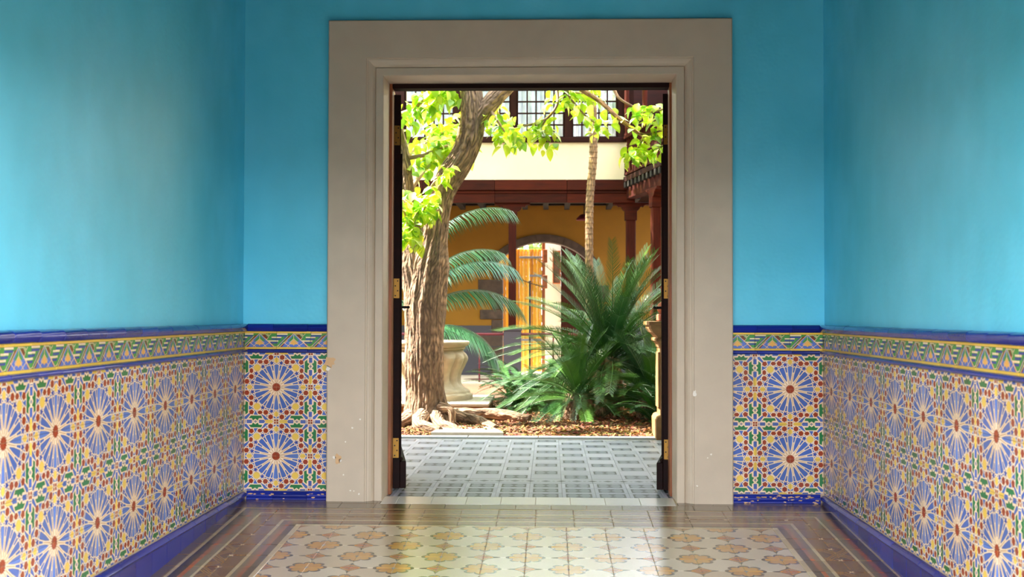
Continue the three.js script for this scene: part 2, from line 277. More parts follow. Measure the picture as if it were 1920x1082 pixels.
// ------------------------------------------------------------------ materials
const S = (o) => new THREE.MeshStandardMaterial(o), PH = (o) => new THREE.MeshPhysicalMaterial(o);
const M = {};
M.blue = PH({ map: T.blue, roughness: 0.47, bumpMap: T.plasterN, bumpScale: 0.004, specularIntensity: 1 });
M.casing = PH({ map: T.stonePaint, roughness: 0.5, bumpMap: T.plasterN, bumpScale: 0.002 });
M.ceiling = S({ map: T.wood, color: 0x5a4438, roughness: 0.7 });
M.grout = S({ color: 0xb9a488, roughness: 0.9 });
M.chip = S({ color: 0xd9b184, roughness: 0.95 });
M.chipWhite = S({ color: 0xf2ece0, roughness: 0.95 });
const tones = [0xffffff, 0xf2efe9, 0xfaf4ec];
M.dado = tones.map((c) => PH({ map: T.lattice, color: c, roughness: 0.2, bumpMap: T.latticeBump, bumpScale: 0.0014 }));
M.band = tones.map((c) => PH({ map: T.band, color: c, roughness: 0.2, bumpMap: T.bandBump, bumpScale: 0.0014 }));
M.glaze = [0x172890, 0x142380, 0x1b2e98].map((c) => PH({ color: c, roughness: 0.16, bumpMap: T.speckle, bumpScale: 0.0006 }));
M.floorField = [0xffffff, 0xf3ebe2, 0xfbf5ec].map((c) => PH({ map: T.field, color: c, roughness: 0.26, ior: 1.75, clearcoat: 1, clearcoatRoughness: 0.22 }));
M.floorBorder = [0xffffff, 0xefe8df].map((c) => PH({ map: T.border, color: c, roughness: 0.26, ior: 1.45, clearcoat: 0.8, clearcoatRoughness: 0.22 }));
M.floorCorner = PH({ map: T.corner, roughness: 0.26, ior: 1.45, clearcoat: 0.8, clearcoatRoughness: 0.22 });
M.floorPlain = [0x6e5638, 0x644e34].map((c) => PH({ color: c, roughness: 0.26, ior: 1.45, clearcoat: 0.8, clearcoatRoughness: 0.22 }));
M.threshold = [0xeae6e0, 0xe2ddd6].map((c) => PH({ color: c, roughness: 0.26, ior: 1.75, clearcoat: 1, clearcoatRoughness: 0.22 }));
M.walk = [0xffffff, 0xf0f0f2, 0xe6e8ea].map((c) => PH({ map: T.walk, color: c, roughness: 0.4 }));
M.walkBorder = PH({ map: T.walkBorder, roughness: 0.4 });
M.walkGrout = S({ color: 0x9a9a98, roughness: 0.9 });
M.kerb = PH({ color: 0x737a80, roughness: 0.6, bumpMap: T.speckle, bumpScale: 0.002 });
M.doorWood = PH({ map: T.wood, color: 0x46221a, roughness: 0.7, specularIntensity: 0.4, bumpMap: T.woodBump, bumpScale: 0.001 });
M.frameWood = PH({ map: T.wood, color: new THREE.Color(1.75, 1.75, 1.0), roughness: 0.42, bumpMap: T.woodBump, bumpScale: 0.001 });
M.brass = S({ color: 0x8a6526, roughness: 0.45, metalness: 0.7 });
M.iron = S({ color: 0x1c1a1a, roughness: 0.5, metalness: 0.6 });
M.cream = S({ map: T.cream, roughness: 0.85 });
M.yellow = S({ map: T.yellow, roughness: 0.8 });
M.grayPaint = S({ color: 0x403e4a, roughness: 0.75 });
M.wood = [0x82502e, 0x724426, 0x925c36].map((c) => PH({ map: T.wood, color: c, roughness: 0.75, specularIntensity: 0.3, bumpMap: T.woodBump, bumpScale: 0.002 }));
M.woodDark = PH({ map: T.wood, color: 0x54382c, roughness: 0.8, specularIntensity: 0.3 });
M.woodBlack = S({ map: T.wood, color: 0x2c2220, roughness: 0.8 });
M.woodGray = PH({ map: T.wood, color: 0x7a4a34, roughness: 0.8, specularIntensity: 0.3 });
M.window = PH({ map: T.wood, color: 0x5a343a, roughness: 0.75, specularIntensity: 0.3 });
M.glass = PH({ color: 0xffffff, roughness: 0.02, transmission: 1, thickness: 0, ior: 1.5 });
M.curtain = PH({ color: 0xaab4c8, roughness: 0.95, transmission: 0.3, thickness: 0 });
M.bark = S({ map: T.bark, roughness: 0.95, bumpMap: T.barkBump, bumpScale: 0.012 });
M.twig = S({ color: 0x9a7f66, roughness: 0.9 });
M.twigPale = S({ map: T.bark, color: 0xffeedd, roughness: 0.9 });
M.leaf = [0xd2e832, 0xb4d82e, 0xe4f04c, 0x86b830].map((c) => PH({ color: c, roughness: 0.5, transmission: 0.62, thickness: 0, side: THREE.DoubleSide }));
M.palmLeaf = [0x2c5a34, 0x356640, 0x3a6a58].map((c) => PH({ color: c, roughness: 0.42, transmission: 0.2, thickness: 0, side: THREE.DoubleSide }));
M.cycad = [0x28521c, 0x325e22, 0x446e26, 0x244c2a].map((c) => PH({ color: c, roughness: 0.38, transmission: 0.15, thickness: 0, side: THREE.DoubleSide }));
M.fern = [0x2f6e20, 0x3c7c24, 0x28621e].map((c) => PH({ color: c, roughness: 0.55, transmission: 0.3, thickness: 0, side: THREE.DoubleSide }));
M.stone = S({ map: T.stone, roughness: 0.85, bumpMap: T.speckle, bumpScale: 0.006 });
M.stonePale = S({ map: T.stone, color: 0xe6ddd0, roughness: 0.85, bumpMap: T.speckle, bumpScale: 0.006 });
M.stoneTan = S({ map: T.stone, color: 0xc69a6c, roughness: 0.85, bumpMap: T.speckle, bumpScale: 0.004 });
M.darkStone = S({ map: T.darkStone, roughness: 0.9, bumpMap: T.speckle, bumpScale: 0.008 });
M.ground = S({ map: T.ground, roughness: 1 });
M.pave = S({ map: T.pave, roughness: 0.85 });
M.terracotta = S({ color: 0x9a5038, roughness: 0.85, bumpMap: T.speckle, bumpScale: 0.003 });
M.gate = [0xf8c038, 0xe0a024, 0xfcd868, 0xb87a24].map((c) => PH({ color: c, roughness: 0.55, transmission: 0, map: null }));
M.strap = S({ color: 0x8e8e94, roughness: 0.5, metalness: 0.5 });
M.rail = S({ color: 0x6a2634, roughness: 0.45, metalness: 0.2 });
M.whiteWash = S({ color: 0xf6f4f0, roughness: 0.9 });
M.white = S({ color: 0xb4bab8, roughness: 0.85 });
M.palmBark = S({ map: T.bark, color: 0xd0c8b8, roughness: 0.95, bumpMap: T.speckle, bumpScale: 0.004 });

// ------------------------------------------------------------------ the shell of the passage
const X0 = -1.793, X1 = 1.577, SLOPE = Math.atan(0.058), ZM = 4.05, CEIL = 3.22;
const structure = (name, geo, mat, label, category) => tag(mesh(name, geo, mat), label, category, null, 'structure');
const wallL = structure('wall_left', box(X0 - 0.45, X0, -0.5, CEIL + 0.1, -0.32, ZM + 0.12), M.blue, 'sky blue plastered side wall above the tiled dado, at the photograph\'s left edge', 'wall');
const wallR = structure('wall_right', box(X1, X1 + 0.45, -0.5, CEIL + 0.1, -0.32, ZM + 0.12), M.blue, 'sky blue plastered side wall above the tiled dado, at the photograph\'s right edge', 'wall');
const OX0 = -0.972, OX1 = 0.727, OY = 2.468;       // clear opening inside the casing
{
  const s = poly([[X0, -0.5], [X0, CEIL + 0.1], [X1, CEIL + 0.1], [X1, -0.5], [OX1 + 0.005, -0.5], [OX1 + 0.005, OY + 0.005], [OX0 - 0.005, OY + 0.005], [OX0 - 0.005, -0.5]]);
  const g = extrude(s, 0.32); g.translate(0, 0, -0.32);
  globalThis.wallF = structure('wall_front', g, M.blue, 'blue plastered end wall around the tall grey door casing', 'wall');
}
const wallF = globalThis.wallF;
{
  const c = structure('ceiling', box(X0 - 0.45, X1 + 0.45, CEIL + 0.1, CEIL + 0.25, -0.32, ZM + 0.2), M.ceiling, 'dark wooden ceiling over the tiled passage', 'ceiling');
  for (let i = 0; i < 7; i++) mesh('ceiling_beam', box(X0, X1, CEIL - 0.06, CEIL + 0.1, 0.15 + i * 0.47, 0.27 + i * 0.47, 0.008), M.ceiling, c);
}

// casing of grey painted stone: one moulded profile led round the opening
{
  const prof = [[0.32, 0.0], [0.32, 0.044], [0.314, 0.05], [0.098, 0.05], [0.096, 0.044], [0.088, 0.044], [0.086, 0.04], [0.075, 0.037], [0.062, 0.03], [0.052, 0.02], [0.047, 0.012], [0.047, 0.02], [0.043, 0.024], [0.004, 0.024], [0, 0.02], [-0.001, -0.03], [-0.004, -0.2]];
  const P = [], ring = ([d, z]) => [[OX0 - d, -0.03, z], [OX0 - d, OY + d, z], [OX1 + d, OY + d, z], [OX1 + d, -0.03, z]];
  const seg = (k) => { P.length = 0; for (let i = 0; i + 1 < prof.length; i++) { const a = ring(prof[i]), b = ring(prof[i + 1]); P.push(...a[k], ...b[k], ...a[k + 1], ...a[k + 1], ...b[k], ...b[k + 1]); } const g = new THREE.BufferGeometry(); g.setAttribute('position', new THREE.Float32BufferAttribute(P.slice(), 3)); g.computeVertexNormals(); return boxUV(g); };
  const t = new THREE.Group(); t.name = 'trim_1'; scene.add(t); tag(t, 'wide grey stone door casing with a stepped inner moulding', 'door casing', null, 'structure');
  const left = mesh('jamb', seg(0), M.casing, t); mesh('lintel', seg(1), M.casing, t); const right = mesh('jamb', seg(2), M.casing, t);
  const flake = (x, y, r, m, sx = 1, par = left, z = 0.05) => { const pts = []; for (let i = 0; i < 14; i++) { const a = (i / 14) * 2 * Math.PI, q = r * rr(0.55, 1.15); pts.push([q * sx * Math.cos(a), q * Math.sin(a)]); } const g = extrude(poly(pts), 0.0012); g.translate(x, y, z); mesh('paint_chip', g, m, par); };
  flake(-1.272, 0.8, 0.036, M.chip); flake(-1.282, 0.765, 0.016, M.chipWhite); flake(-1.225, 0.243, 0.03, M.chip, 0.7); flake(-1.21, 0.232, 0.013, M.chipWhite, 0.8); flake(-1.245, 0.25, 0.01, M.chipWhite);
  for (const [x, y, r] of [[-1.14, 0.42, 0.006], [-1.18, 0.34, 0.005], [-1.095, 0.47, 0.006], [-1.1, 0.04, 0.006], [-1.15, 0.06, 0.005], [-1.13, 0.058, 0.004], [-1.19, 0.15, 0.005]]) flake(x, y, r, M.chipWhite);
  flake(0.828, 0.627, 0.022, M.chipWhite, 0.5, right, 0.05); for (const [x, y, r] of [[0.92, 0.28, 0.006], [0.9, 0.26, 0.004], [0.84, 0.1, 0.005]]) flake(x, y, r, M.chipWhite, 1, right);
}

// tiles: a glazed slab in its own plane (facing +z, middle at the origin), bevelled rim, its print given by a uv window
const tileCache = new Map();
function tileGeo(w, h, u0 = 0, v0 = 0, u1 = 1, v1 = 1, gap = 0.0012) {
  const key = [w, h, u0, v0, u1, v1, gap].map((x) => x.toFixed(4)).join();
  if (!tileCache.has(key)) {
    const b = 0.0022, a = w / 2 - gap / 2, c = h / 2 - gap / 2, P = [], I = [], U = [];
    for (const [ex, z] of [[b, 0], [0, -0.0018], [0, -0.009]]) for (const [sx, sy] of [[-1, -1], [1, -1], [1, 1], [-1, 1]]) { const x = sx * (a - ex), y = sy * (c - ex); P.push(x, y, z); U.push(u0 + (u1 - u0) * (x / w + 0.5), v0 + (v1 - v0) * (y / h + 0.5)); }
    I.push(0, 1, 2, 0, 2, 3); for (const o of [0, 4]) for (let i = 0; i < 4; i++) { const j = (i + 1) % 4; I.push(o + i, o + 4 + i, o + j, o + j, o + 4 + i, o + 4 + j); }
    let g = new THREE.BufferGeometry(); g.setAttribute('position', new THREE.Float32BufferAttribute(P, 3)); g.setAttribute('uv', new THREE.Float32BufferAttribute(U, 2)); g.setIndex(I);
    g = g.toNonIndexed(); g.computeVertexNormals(); tileCache.set(key, g);
  }
  return tileCache.get(key);
}
function roundPiece(len, prof, key) {              // glazed moulding piece: profile [out, up], extruded along x
  if (!tileCache.has(key)) {
    const g = new THREE.ExtrudeGeometry(poly(prof), { depth: len - 0.004, bevelEnabled: true, bevelSize: 0.0015, bevelThickness: 0.0015, bevelOffset: -0.0015, bevelSegments: 1 });
    g.translate(0, 0, -(len - 0.004) / 2); g.rotateY(-Math.PI / 2);   // profile x -> +z, length along x
    tileCache.set(key, toCreasedNormals(g, 0.6));
  }
  return tileCache.get(key);
}
const half = (h, out) => Array.from({ length: 11 }, (_, i) => { const a = -Math.PI / 2 + (i / 10) * Math.PI; return [out * (0.15 + 0.85 * Math.cos(a)), (h / 2) * Math.sin(a)]; }).concat([[0, h / 2], [0, -h / 2]]);
const topProf = [[0, -0.0215], [0.018, -0.0215], [0.026, -0.014], [0.032, -0.002], [0.03, 0.008], [0.022, 0.017], [0.008, 0.0215], [0, 0.0215]];
const lowProf = half(0.0225, 0.022);
const baseProf = [[0, -0.027], [0.014, -0.027], [0.019, -0.021], [0.019, -0.013], [0.012, -0.008], [0.018, -0.001], [0.018, 0.007], [0.011, 0.012], [0.013, 0.02], [0.009, 0.027], [0, 0.027]];
const skirtProf = (h) => [[0, -h], [0.014, -h], [0.014, -0.012], [0.017, -0.009], [0.024, -0.005], [0.027, 0.003], [0.022, 0.012], [0.01, 0.02], [0, 0.022]];
// one run of dado on a wall: along(t) gives the place of distance t from the start, ry turns it to face the room
function dado(wall, ry, at, spans, starU, side) {
  const put = (name, g, m, t, y, out) => { const o = mesh(name, g, m, wall); o.position.copy(at(t, y, out)); o.rotation.y = ry; return o; };
  for (const [t0, t1, u] of spans) {
    const w = t1 - t0, mid = (t0 + t1) / 2;
    for (let r = 0; r < 4; r++) {
      const v1 = r % 2 ? 0.5 : 1, o = put('tile', tileGeo(w, 0.2, u[0], v1 - 0.5, u[1], v1), M.dado[Math.floor(rnd() * 3)], mid, 0.751 - 0.2 * r, 0.01 + rr(0, 0.0012));
      o.rotation.x = rr(-0.003, 0.003) * (side ? 1.6 : 1); o.rotation.y += rr(-0.003, 0.003) * (side ? 1.6 : 1);
    }
    const f0 = (u[0] % 0.5) * 2, f1 = u[1] === 0.5 || u[1] === 1 ? 1 : (u[1] % 0.5) * 2;
    const b = put('border_tile', tileGeo(w, 0.105, f0, 0, f1, 1), M.band[Math.floor(rnd() * 3)], mid, 0.924, 0.011); b.rotation.x = rr(-0.004, 0.004); b.rotation.y += rr(-0.002, 0.002);
  }
}
function mouldings(wall, ry, at, joints, side) {
  for (let i = 0; i + 1 < joints.length; i++) {
    const w = joints[i + 1] - joints[i], mid = (joints[i] + joints[i + 1]) / 2, k = w.toFixed(3);
    const P = (name, prof, key, y, out) => { const o = mesh(name, roundPiece(w, prof, key + k), M.glaze[Math.floor(rnd() * 3)], wall); o.position.copy(at(mid, y + rr(-0.0008, 0.0008), out)); o.rotation.y = ry + rr(-0.003, 0.003); return o; };
    P('top_moulding', topProf, 'top', 0.998, 0.006); P('lower_moulding', lowProf, 'low', 0.862, 0.006);
    if (side) P('skirting_tile', skirtProf(0.2), 'skirt', 0.022, 0.004); else P('skirting_tile', baseProf, 'base', 0.022, 0.006);
  }
}
{
  const sideSpans = [], joints = [0.0];
  for (let k = 0; k < 20; k++) sideSpans.push([k * 0.2, k * 0.2 + 0.2, k % 2 ? [0.5, 1] : [0, 0.5]]);
  for (let k = 0; k < 20; k++) joints.push(0.18 + k * 0.2);
  // left wall faces +x: seen from the room, u runs towards the end wall
  const atL = (t, y, o) => V(X0 + o, y, t), atR = (t, y, o) => V(X1 - o, y, t);
  mesh('grout_bed', box(X0, X0 + 0.006, -0.3, 1.0, 0.001, ZM + 0.1), M.grout, wallL);
  dado(wallL, Math.PI / 2, atL, sideSpans.map(([a, b, u]) => [a, b, [1 - u[1], 1 - u[0]]]), 0, true); mouldings(wallL, Math.PI / 2, atL, joints, true);
  mesh('grout_bed', box(X1 - 0.006, X1, -0.3, 1.0, 0.001, ZM + 0.1), M.grout, wallR);
  dado(wallR, -Math.PI / 2, atR, sideSpans, 0, true); mouldings(wallR, -Math.PI / 2, atR, joints, true);
  const wl = (OX0 - 0.32) - X0, wr = X1 - (OX1 + 0.32), atF = (t, y, o) => V(X0 + t, y, o), atG = (t, y, o) => V(X1 - t, y, o);
  mesh('grout_bed', [box(X0, OX0 - 0.32, -0.03, 1.0, -0.01, 0.006), box(OX1 + 0.32, X1, -0.03, 1.0, -0.01, 0.006)], M.grout, wallF);
  dado(wallF, 0, atF, [[0.012, 0.2, [0.03, 0.5]], [0.2, 0.4, [0.5, 1]], [0.4, wl, [0, (wl - 0.4) / 0.4]]], 0, false);
  mouldings(wallF, 0, atF, [0.03, 0.185, 0.385, wl], false);
  dado(wallF, 0, atG, [[0.012, 0.2, [0.5, 0.97]], [0.2, 0.4, [0, 0.5]], [0.4, wr, [1 - (wr - 0.4) / 0.4, 1]]], 0, false);
  mouldings(wallF, 0, atG, [0.03, 0.19, 0.39, wr], false);
}
// worn spots on the skirting and the mouldings of the end wall
for (const [x0, x1, n] of [[X0 + 0.03, OX0 - 0.33, 18], [OX1 + 0.33, X1 - 0.03, 46]]) for (let i = 0; i < n; i++) {
  const pts = [], r = rr(0.003, 0.009); for (let k = 0; k < 9; k++) { const a = (k / 9) * 2 * Math.PI, q = r * rr(0.5, 1.1); pts.push([q * 1.8 * Math.cos(a), q * 0.6 * Math.sin(a)]); }
  const g = extrude(poly(pts), 0.001); g.translate(rr(x0, x1), rnd() < 0.6 ? 0.0335 + rr(-0.003, 0.003) : rr(-0.002, 0.045), 0.0245); mesh('worn_spot', g, M.chip, wallF);
}

// ------------------------------------------------------------------ the floor of the passage (it falls gently towards the viewer)
{
  const fl = structure('floor', box(X0 - 0.1, X1 + 0.1, -0.25, -0.004, -0.1, ZM), M.grout, 'sloping floor of patterned tiles with a banded border', 'floor');
  fl.rotation.x = SLOPE;
  let n = 0; const far = [];
  const lay = (g, m, x, z) => {
    if (z > 2.62) { const c = g.clone(); c.rotateX(-Math.PI / 2); c.translate(x, 0, z); far.push([c, m]); return; }
    const o = mesh('floor_tile', g, m, fl); o.position.set(x, rr(-0.0006, 0.0006), z); o.rotation.set(-Math.PI / 2 + rr(-0.0022, 0.0022), rr(-0.0022, 0.0022), 0); n++;
  };
  const bx0 = X0 + 0.072, fx0 = bx0 + 0.407, fx1 = 1.16, bx1 = fx1 + 0.407, z0 = 0.225, fz = 0.632, zEnd = ZM;
  const pick = (a) => a[Math.floor(rnd() * a.length)];
  // threshold and plain edge
  for (let x = OX0 + 0.09; x < OX1 + 0.1; x += 0.2) { const a = Math.max(x - 0.2, OX0), b = Math.min(x, OX1); if (b - a > 0.03) lay(tileGeo(b - a, 0.2), pick(M.threshold), (a + b) / 2, 0.0); }
  for (let x = X0; x < X1 - 0.01; x += 0.2) { const a = x, b = Math.min(x + 0.2, X1); lay(tileGeo(b - a, 0.125), pick(M.floorPlain), (a + b) / 2, 0.1625); }
  for (const [a0, b0] of [[X0, OX0], [OX1, X1]]) for (let a = a0; a < b0 - 0.01; a += 0.2) { const b = Math.min(a + 0.2, b0); lay(tileGeo(b - a, 0.1), pick(M.floorPlain), (a + b) / 2, 0.05); }
  for (let z = z0; z < zEnd - 0.01; z += 0.2) { const b = Math.min(z + 0.2, zEnd); lay(tileGeo(0.072, b - z), pick(M.floorPlain), X0 + 0.036, (z + b) / 2); if (X1 - bx1 > 0.005) lay(tileGeo(X1 - bx1, b - z), pick(M.floorPlain), (X1 + bx1) / 2, (z + b) / 2); }
  // border: two tiles wide; the pattern's outer edge is v = 1
  const h = 0.2035;
  for (let i = 0; i < 12; i++) { const a = fx0 + i * 0.2062; lay(tileGeo(0.2062, h, 0.25, 0.5, 0.75, 1), pick(M.floorBorder), a + 0.1031, z0 + h / 2); lay(tileGeo(0.2062, h, 0.25, 0, 0.75, 0.5), pick(M.floorBorder), a + 0.1031, z0 + h * 1.5); }
  for (const [i, j] of [[0, 0], [1, 0], [0, 1], [1, 1]]) {
    lay(tileGeo(h, h, i / 2, 1 - (j + 1) / 2, (i + 1) / 2, 1 - j / 2), M.floorCorner, bx0 + h * (i + 0.5), z0 + h * (j + 0.5));
    lay(tileGeo(h, h, (i + 1) / 2, 1 - (j + 1) / 2, i / 2, 1 - j / 2), M.floorCorner, bx1 - h * (i + 0.5), z0 + h * (j + 0.5));
  }
  const side = new Map(), sideTile = (r, s, len) => { const k = r + s + len.toFixed(3); if (!side.has(k)) { const g = tileGeo(len, h, 0.25, r ? 0 : 0.5, 0.25 + 0.5 * (len / 0.2), r ? 0.5 : 1).clone(); g.rotateZ(s > 0 ? Math.PI / 2 : -Math.PI / 2); side.set(k, g); } return side.get(k); };
  for (let z = fz; z < zEnd - 0.01; z += 0.2) { const len = Math.min(0.2, zEnd - z); for (const r of [0, 1]) { lay(sideTile(r, 1, len), pick(M.floorBorder), bx0 + h * (r + 0.5), z + len / 2); lay(sideTile(r, -1, len), pick(M.floorBorder), bx1 - h * (r + 0.5), z + len / 2); } }
  // the field: flowers and diamonds meet at the tile corners
  for (let j = 0; fz + j * 0.2 < zEnd - 0.01; j++) for (let i = 0; i < 13; i++) {
    const a = fx0 + i * 0.2, b = Math.min(a + 0.2, fx1), z = fz + j * 0.2, e = Math.min(z + 0.2, zEnd), u = (i % 2) / 2 + 0.5 * 0, v = j % 2 ? 0.5 : 1;
    lay(tileGeo(b - a, e - z, u + 0.5, v - (e - z) / 0.4, u + 0.5 + (b - a) / 0.4, v), pick(M.floorField), (a + b) / 2, (z + e) / 2);
  }
  const byMat = new Map(); for (const [g, m] of far) { if (!byMat.has(m)) byMat.set(m, []); byMat.get(m).push(g); }
  const mats = [...byMat.keys()], geo = mergeGeometries(mats.map((m) => mergeGeometries(byMat.get(m))), true);
  tag(mesh('floor_tiles_near_entrance', geo, mats, fl), null, null, null, 'stuff');
}

// ------------------------------------------------------------------ wooden frame and the two leaves, opened outwards
{
  const f = new THREE.Group(); f.name = 'trim_2'; scene.add(f); tag(f, 'varnished wooden door frame behind the grey casing', 'door frame', null, 'structure');
  mesh('frame_post', swapUV(box(OX0 - 0.01, OX0 + 0.022, 0, OY, -0.29, -0.2, 0.004)), M.frameWood, f); mesh('frame_post', swapUV(box(OX1 - 0.018, OX1 + 0.01, 0, OY, -0.29, -0.2, 0.004)), M.frameWood, f);
  mesh('frame_head', box(OX0 + 0.022, OX1 - 0.018, OY - 0.032, OY + 0.004, -0.29, -0.2, 0.004), M.doorWood, f);
}
function doorLeaf(name, x, z, s, label) {
  const d = group(name, x, 0, z, s > 0 ? Math.PI / 2 + 0.16 : Math.PI / 2 - 0.16); tag(d, label, 'door', null, 'structure');
  const B = (n, u0, u1, y0, y1, t0, t1, m = M.doorWood, r = 0.003, par = d) => { const [a, b] = s > 0 ? [t0, t1] : [-t1, -t0]; return mesh(n, box(u0, u1, y0, y1, a, b, r), m, par); };
  for (const [a, b] of [[0, 0.1], [0.72, 0.82]]) B('stile', a, b, 0.02, 2.42, 0, 0.046);
  for (const [a, b] of [[0.02, 0.24], [0.78, 0.92], [1.5, 1.62], [2.28, 2.42]]) B('rail', 0.1, 0.72, a, b, 0.002, 0.044);
  for (const [a, b] of [[0.24, 0.78], [0.92, 1.5], [1.62, 2.28]]) { B('panel', 0.1, 0.72, a, b, 0.014, 0.032); B('panel', 0.16, 0.66, a + 0.06, b - 0.06, 0.006, 0.04, M.doorWood, 0.008); }
  B('face_moulding', 0.006, 0.1, 0.22, 2.06, 0.046, 0.056); B('kick_board', 0.0, 0.8, 0.02, 0.185, 0.046, 0.085, M.doorWood, 0.006); B('kick_board', 0.0, 0.8, 0.185, 0.21, 0.046, 0.066, M.doorWood, 0.01);
  for (const y of [2.17, 1.235, 0.265]) {
    const h = B('hinge', -0.0025, 0.001, y - 0.06, y + 0.06, 0.004, 0.04, M.brass, 0.001);
    const w = (s > 0 ? 1 : -1); for (let i = 0; i < 4; i++) { const c = new THREE.CylinderGeometry(0.0045, 0.0045, 0.002, 10); c.rotateZ(Math.PI / 2); c.translate(-0.003, y - 0.045 + i * 0.03, w * (0.022 + (i % 2 ? 0.007 : -0.007))); mesh('screw', c, M.iron, h); }
  }
  const w = s > 0 ? 1 : -1, l = mesh('latch', [box(0.03, 0.09, 1.07, 1.2, w > 0 ? 0.046 : -0.052, w > 0 ? 0.052 : -0.046, 0.002), bar([0.06, 1.12, w * 0.05], [0.06, 1.12, w * 0.1], 0.008), bar([0.06, 1.12, w * 0.095], [0.0, 1.12, w * 0.095], 0.009)], M.iron, d);
  return d;
}
doorLeaf('door_1', OX0 + 0.014, -0.31, 1, 'dark brown wooden door leaf with brass hinges, folded back beside the tree trunk');
doorLeaf('door_2', OX1 + 0.0, -0.31, -1, 'dark brown wooden door leaf, folded back beside the stone pier with the terracotta finial');

// ------------------------------------------------------------------ the buildings round the passage
structure('wall_street', [box(-8, X0, -0.5, 6, ZM + 0.12, ZM + 0.42), box(X1, 8, -0.5, 6, ZM + 0.12, ZM + 0.42), box(X0, X1, 1.98, 6, ZM + 0.12, ZM + 0.42)], M.cream, 'cream outer wall above and beside the passage entrance', 'wall');
structure('wall_courtyard_near', [box(-8, X0 - 0.45, -0.5, 6, -0.32, -0.02), box(X1 + 0.45, 6, -0.5, 6, -0.32, -0.02), box(X0 - 0.45, X1 + 0.45, CEIL + 0.25, 6, -0.32, -0.02)], M.cream, 'cream courtyard wall on both sides of the doorway', 'wall');
structure('patio_ground', box(-14, 14, -0.6, -0.17, ZM, 22), M.darkStone, 'dark stone ground of the open yard behind the viewer', 'ground');
structure('wall_patio', box(-14, 14, -0.17, 1.3, 18, 18.4), M.darkStone, 'low dark stone wall of the yard behind the viewer', 'wall');
structure('wall_courtyard_left', box(-7.5, -7.1, -0.5, 5.6, -13, -0.32), M.cream, 'cream wall closing the courtyard behind the tree', 'wall');

{
  const r = structure('roof_near_gallery', box(-7.1, 3.2, 3.66, 3.82, -3.75, -0.32), M.woodDark, 'dark timber roof over the tiled courtyard walk', 'roof');
  for (let x = -6.8; x < 3.2; x += 0.5) mesh('rafter', box(x, x + 0.1, 3.56, 3.66, -3.5, -0.32, 0.006), M.woodDark, r);
  mesh('edge_beam', box(-7.1, 3.2, 3.5, 3.68, -3.68, -3.5, 0.01), M.wood[0], r);
}
// ------------------------------------------------------------------ the tiled walk of the courtyard
{
  const w = structure('paving', box(-3.2, 3.0, -0.3, -0.004, -3.42, -0.1), M.walkGrout, 'courtyard walk of pale tiles with dark barred tiles laid chequerwise', 'paving');
  const A = [0, 0, 0.5, 1], B = [0.5, 0, 1, 1]; let n = 0; const rest = [];
  const lay = (g, m, x, z) => { if (n < 292 && Math.abs(x + 0.2) < 0.55 + 0.32 * -z) { const o = mesh('paving_tile', g, m, w); o.position.set(x, rr(-0.0005, 0.0005), z); o.rotation.set(-Math.PI / 2 + rr(-0.002, 0.002), rr(-0.002, 0.002), 0); n++; } else { const c = g.clone(); c.rotateX(-Math.PI / 2); c.translate(x, 0, z); rest.push([c, m]); } };
  const pick = () => M.walk[Math.floor(rnd() * 3)];
  for (let i = -14; i < 15; i++) {
    const x = -0.026 + i * 0.2;
    if (Math.abs(x) > 2.85) continue;
    for (let r = 0; r < 3; r++) if (x > -3 && x < 2.9) lay(tileGeo(0.2, 0.2, ...A), pick(), x, -0.2 - 0.2 * r - 0.005);
    lay(tileGeo(0.2, 0.2, 0, 0, 1, 1), M.walkBorder, x, -0.81);
    for (let r = 0; r < 12; r++) lay(tileGeo(0.2, 0.2, ...((r + i) % 2 ? A : B)), pick(), x, -1.01 - r * 0.2);
    lay(tileGeo(0.2, 0.1, 0, 0, 1, 0.5), M.walkBorder, x, -3.36 + 0.1);
  }
  const by = new Map(); for (const [g, m] of rest) { if (!by.has(m)) by.set(m, []); by.get(m).push(g); }
  const ms = [...by.keys()]; tag(mesh('paving_tiles_beside', mergeGeometries(ms.map((m) => mergeGeometries(by.get(m))), true), ms, w), null, null, null, 'stuff');
  const k = structure('kerb', box(-3.2, 3.0, -0.3, -0.01, -3.6, -3.4), M.walkGrout, 'grey stone kerb between the tiled walk and the mulch', 'kerb');
  for (let x = -3.2; x < 2.9; x += 0.62) mesh('kerb_stone', box(x, x + 0.615, -0.05, 0.004, -3.6, -3.405, 0.006), M.kerb, k);
}
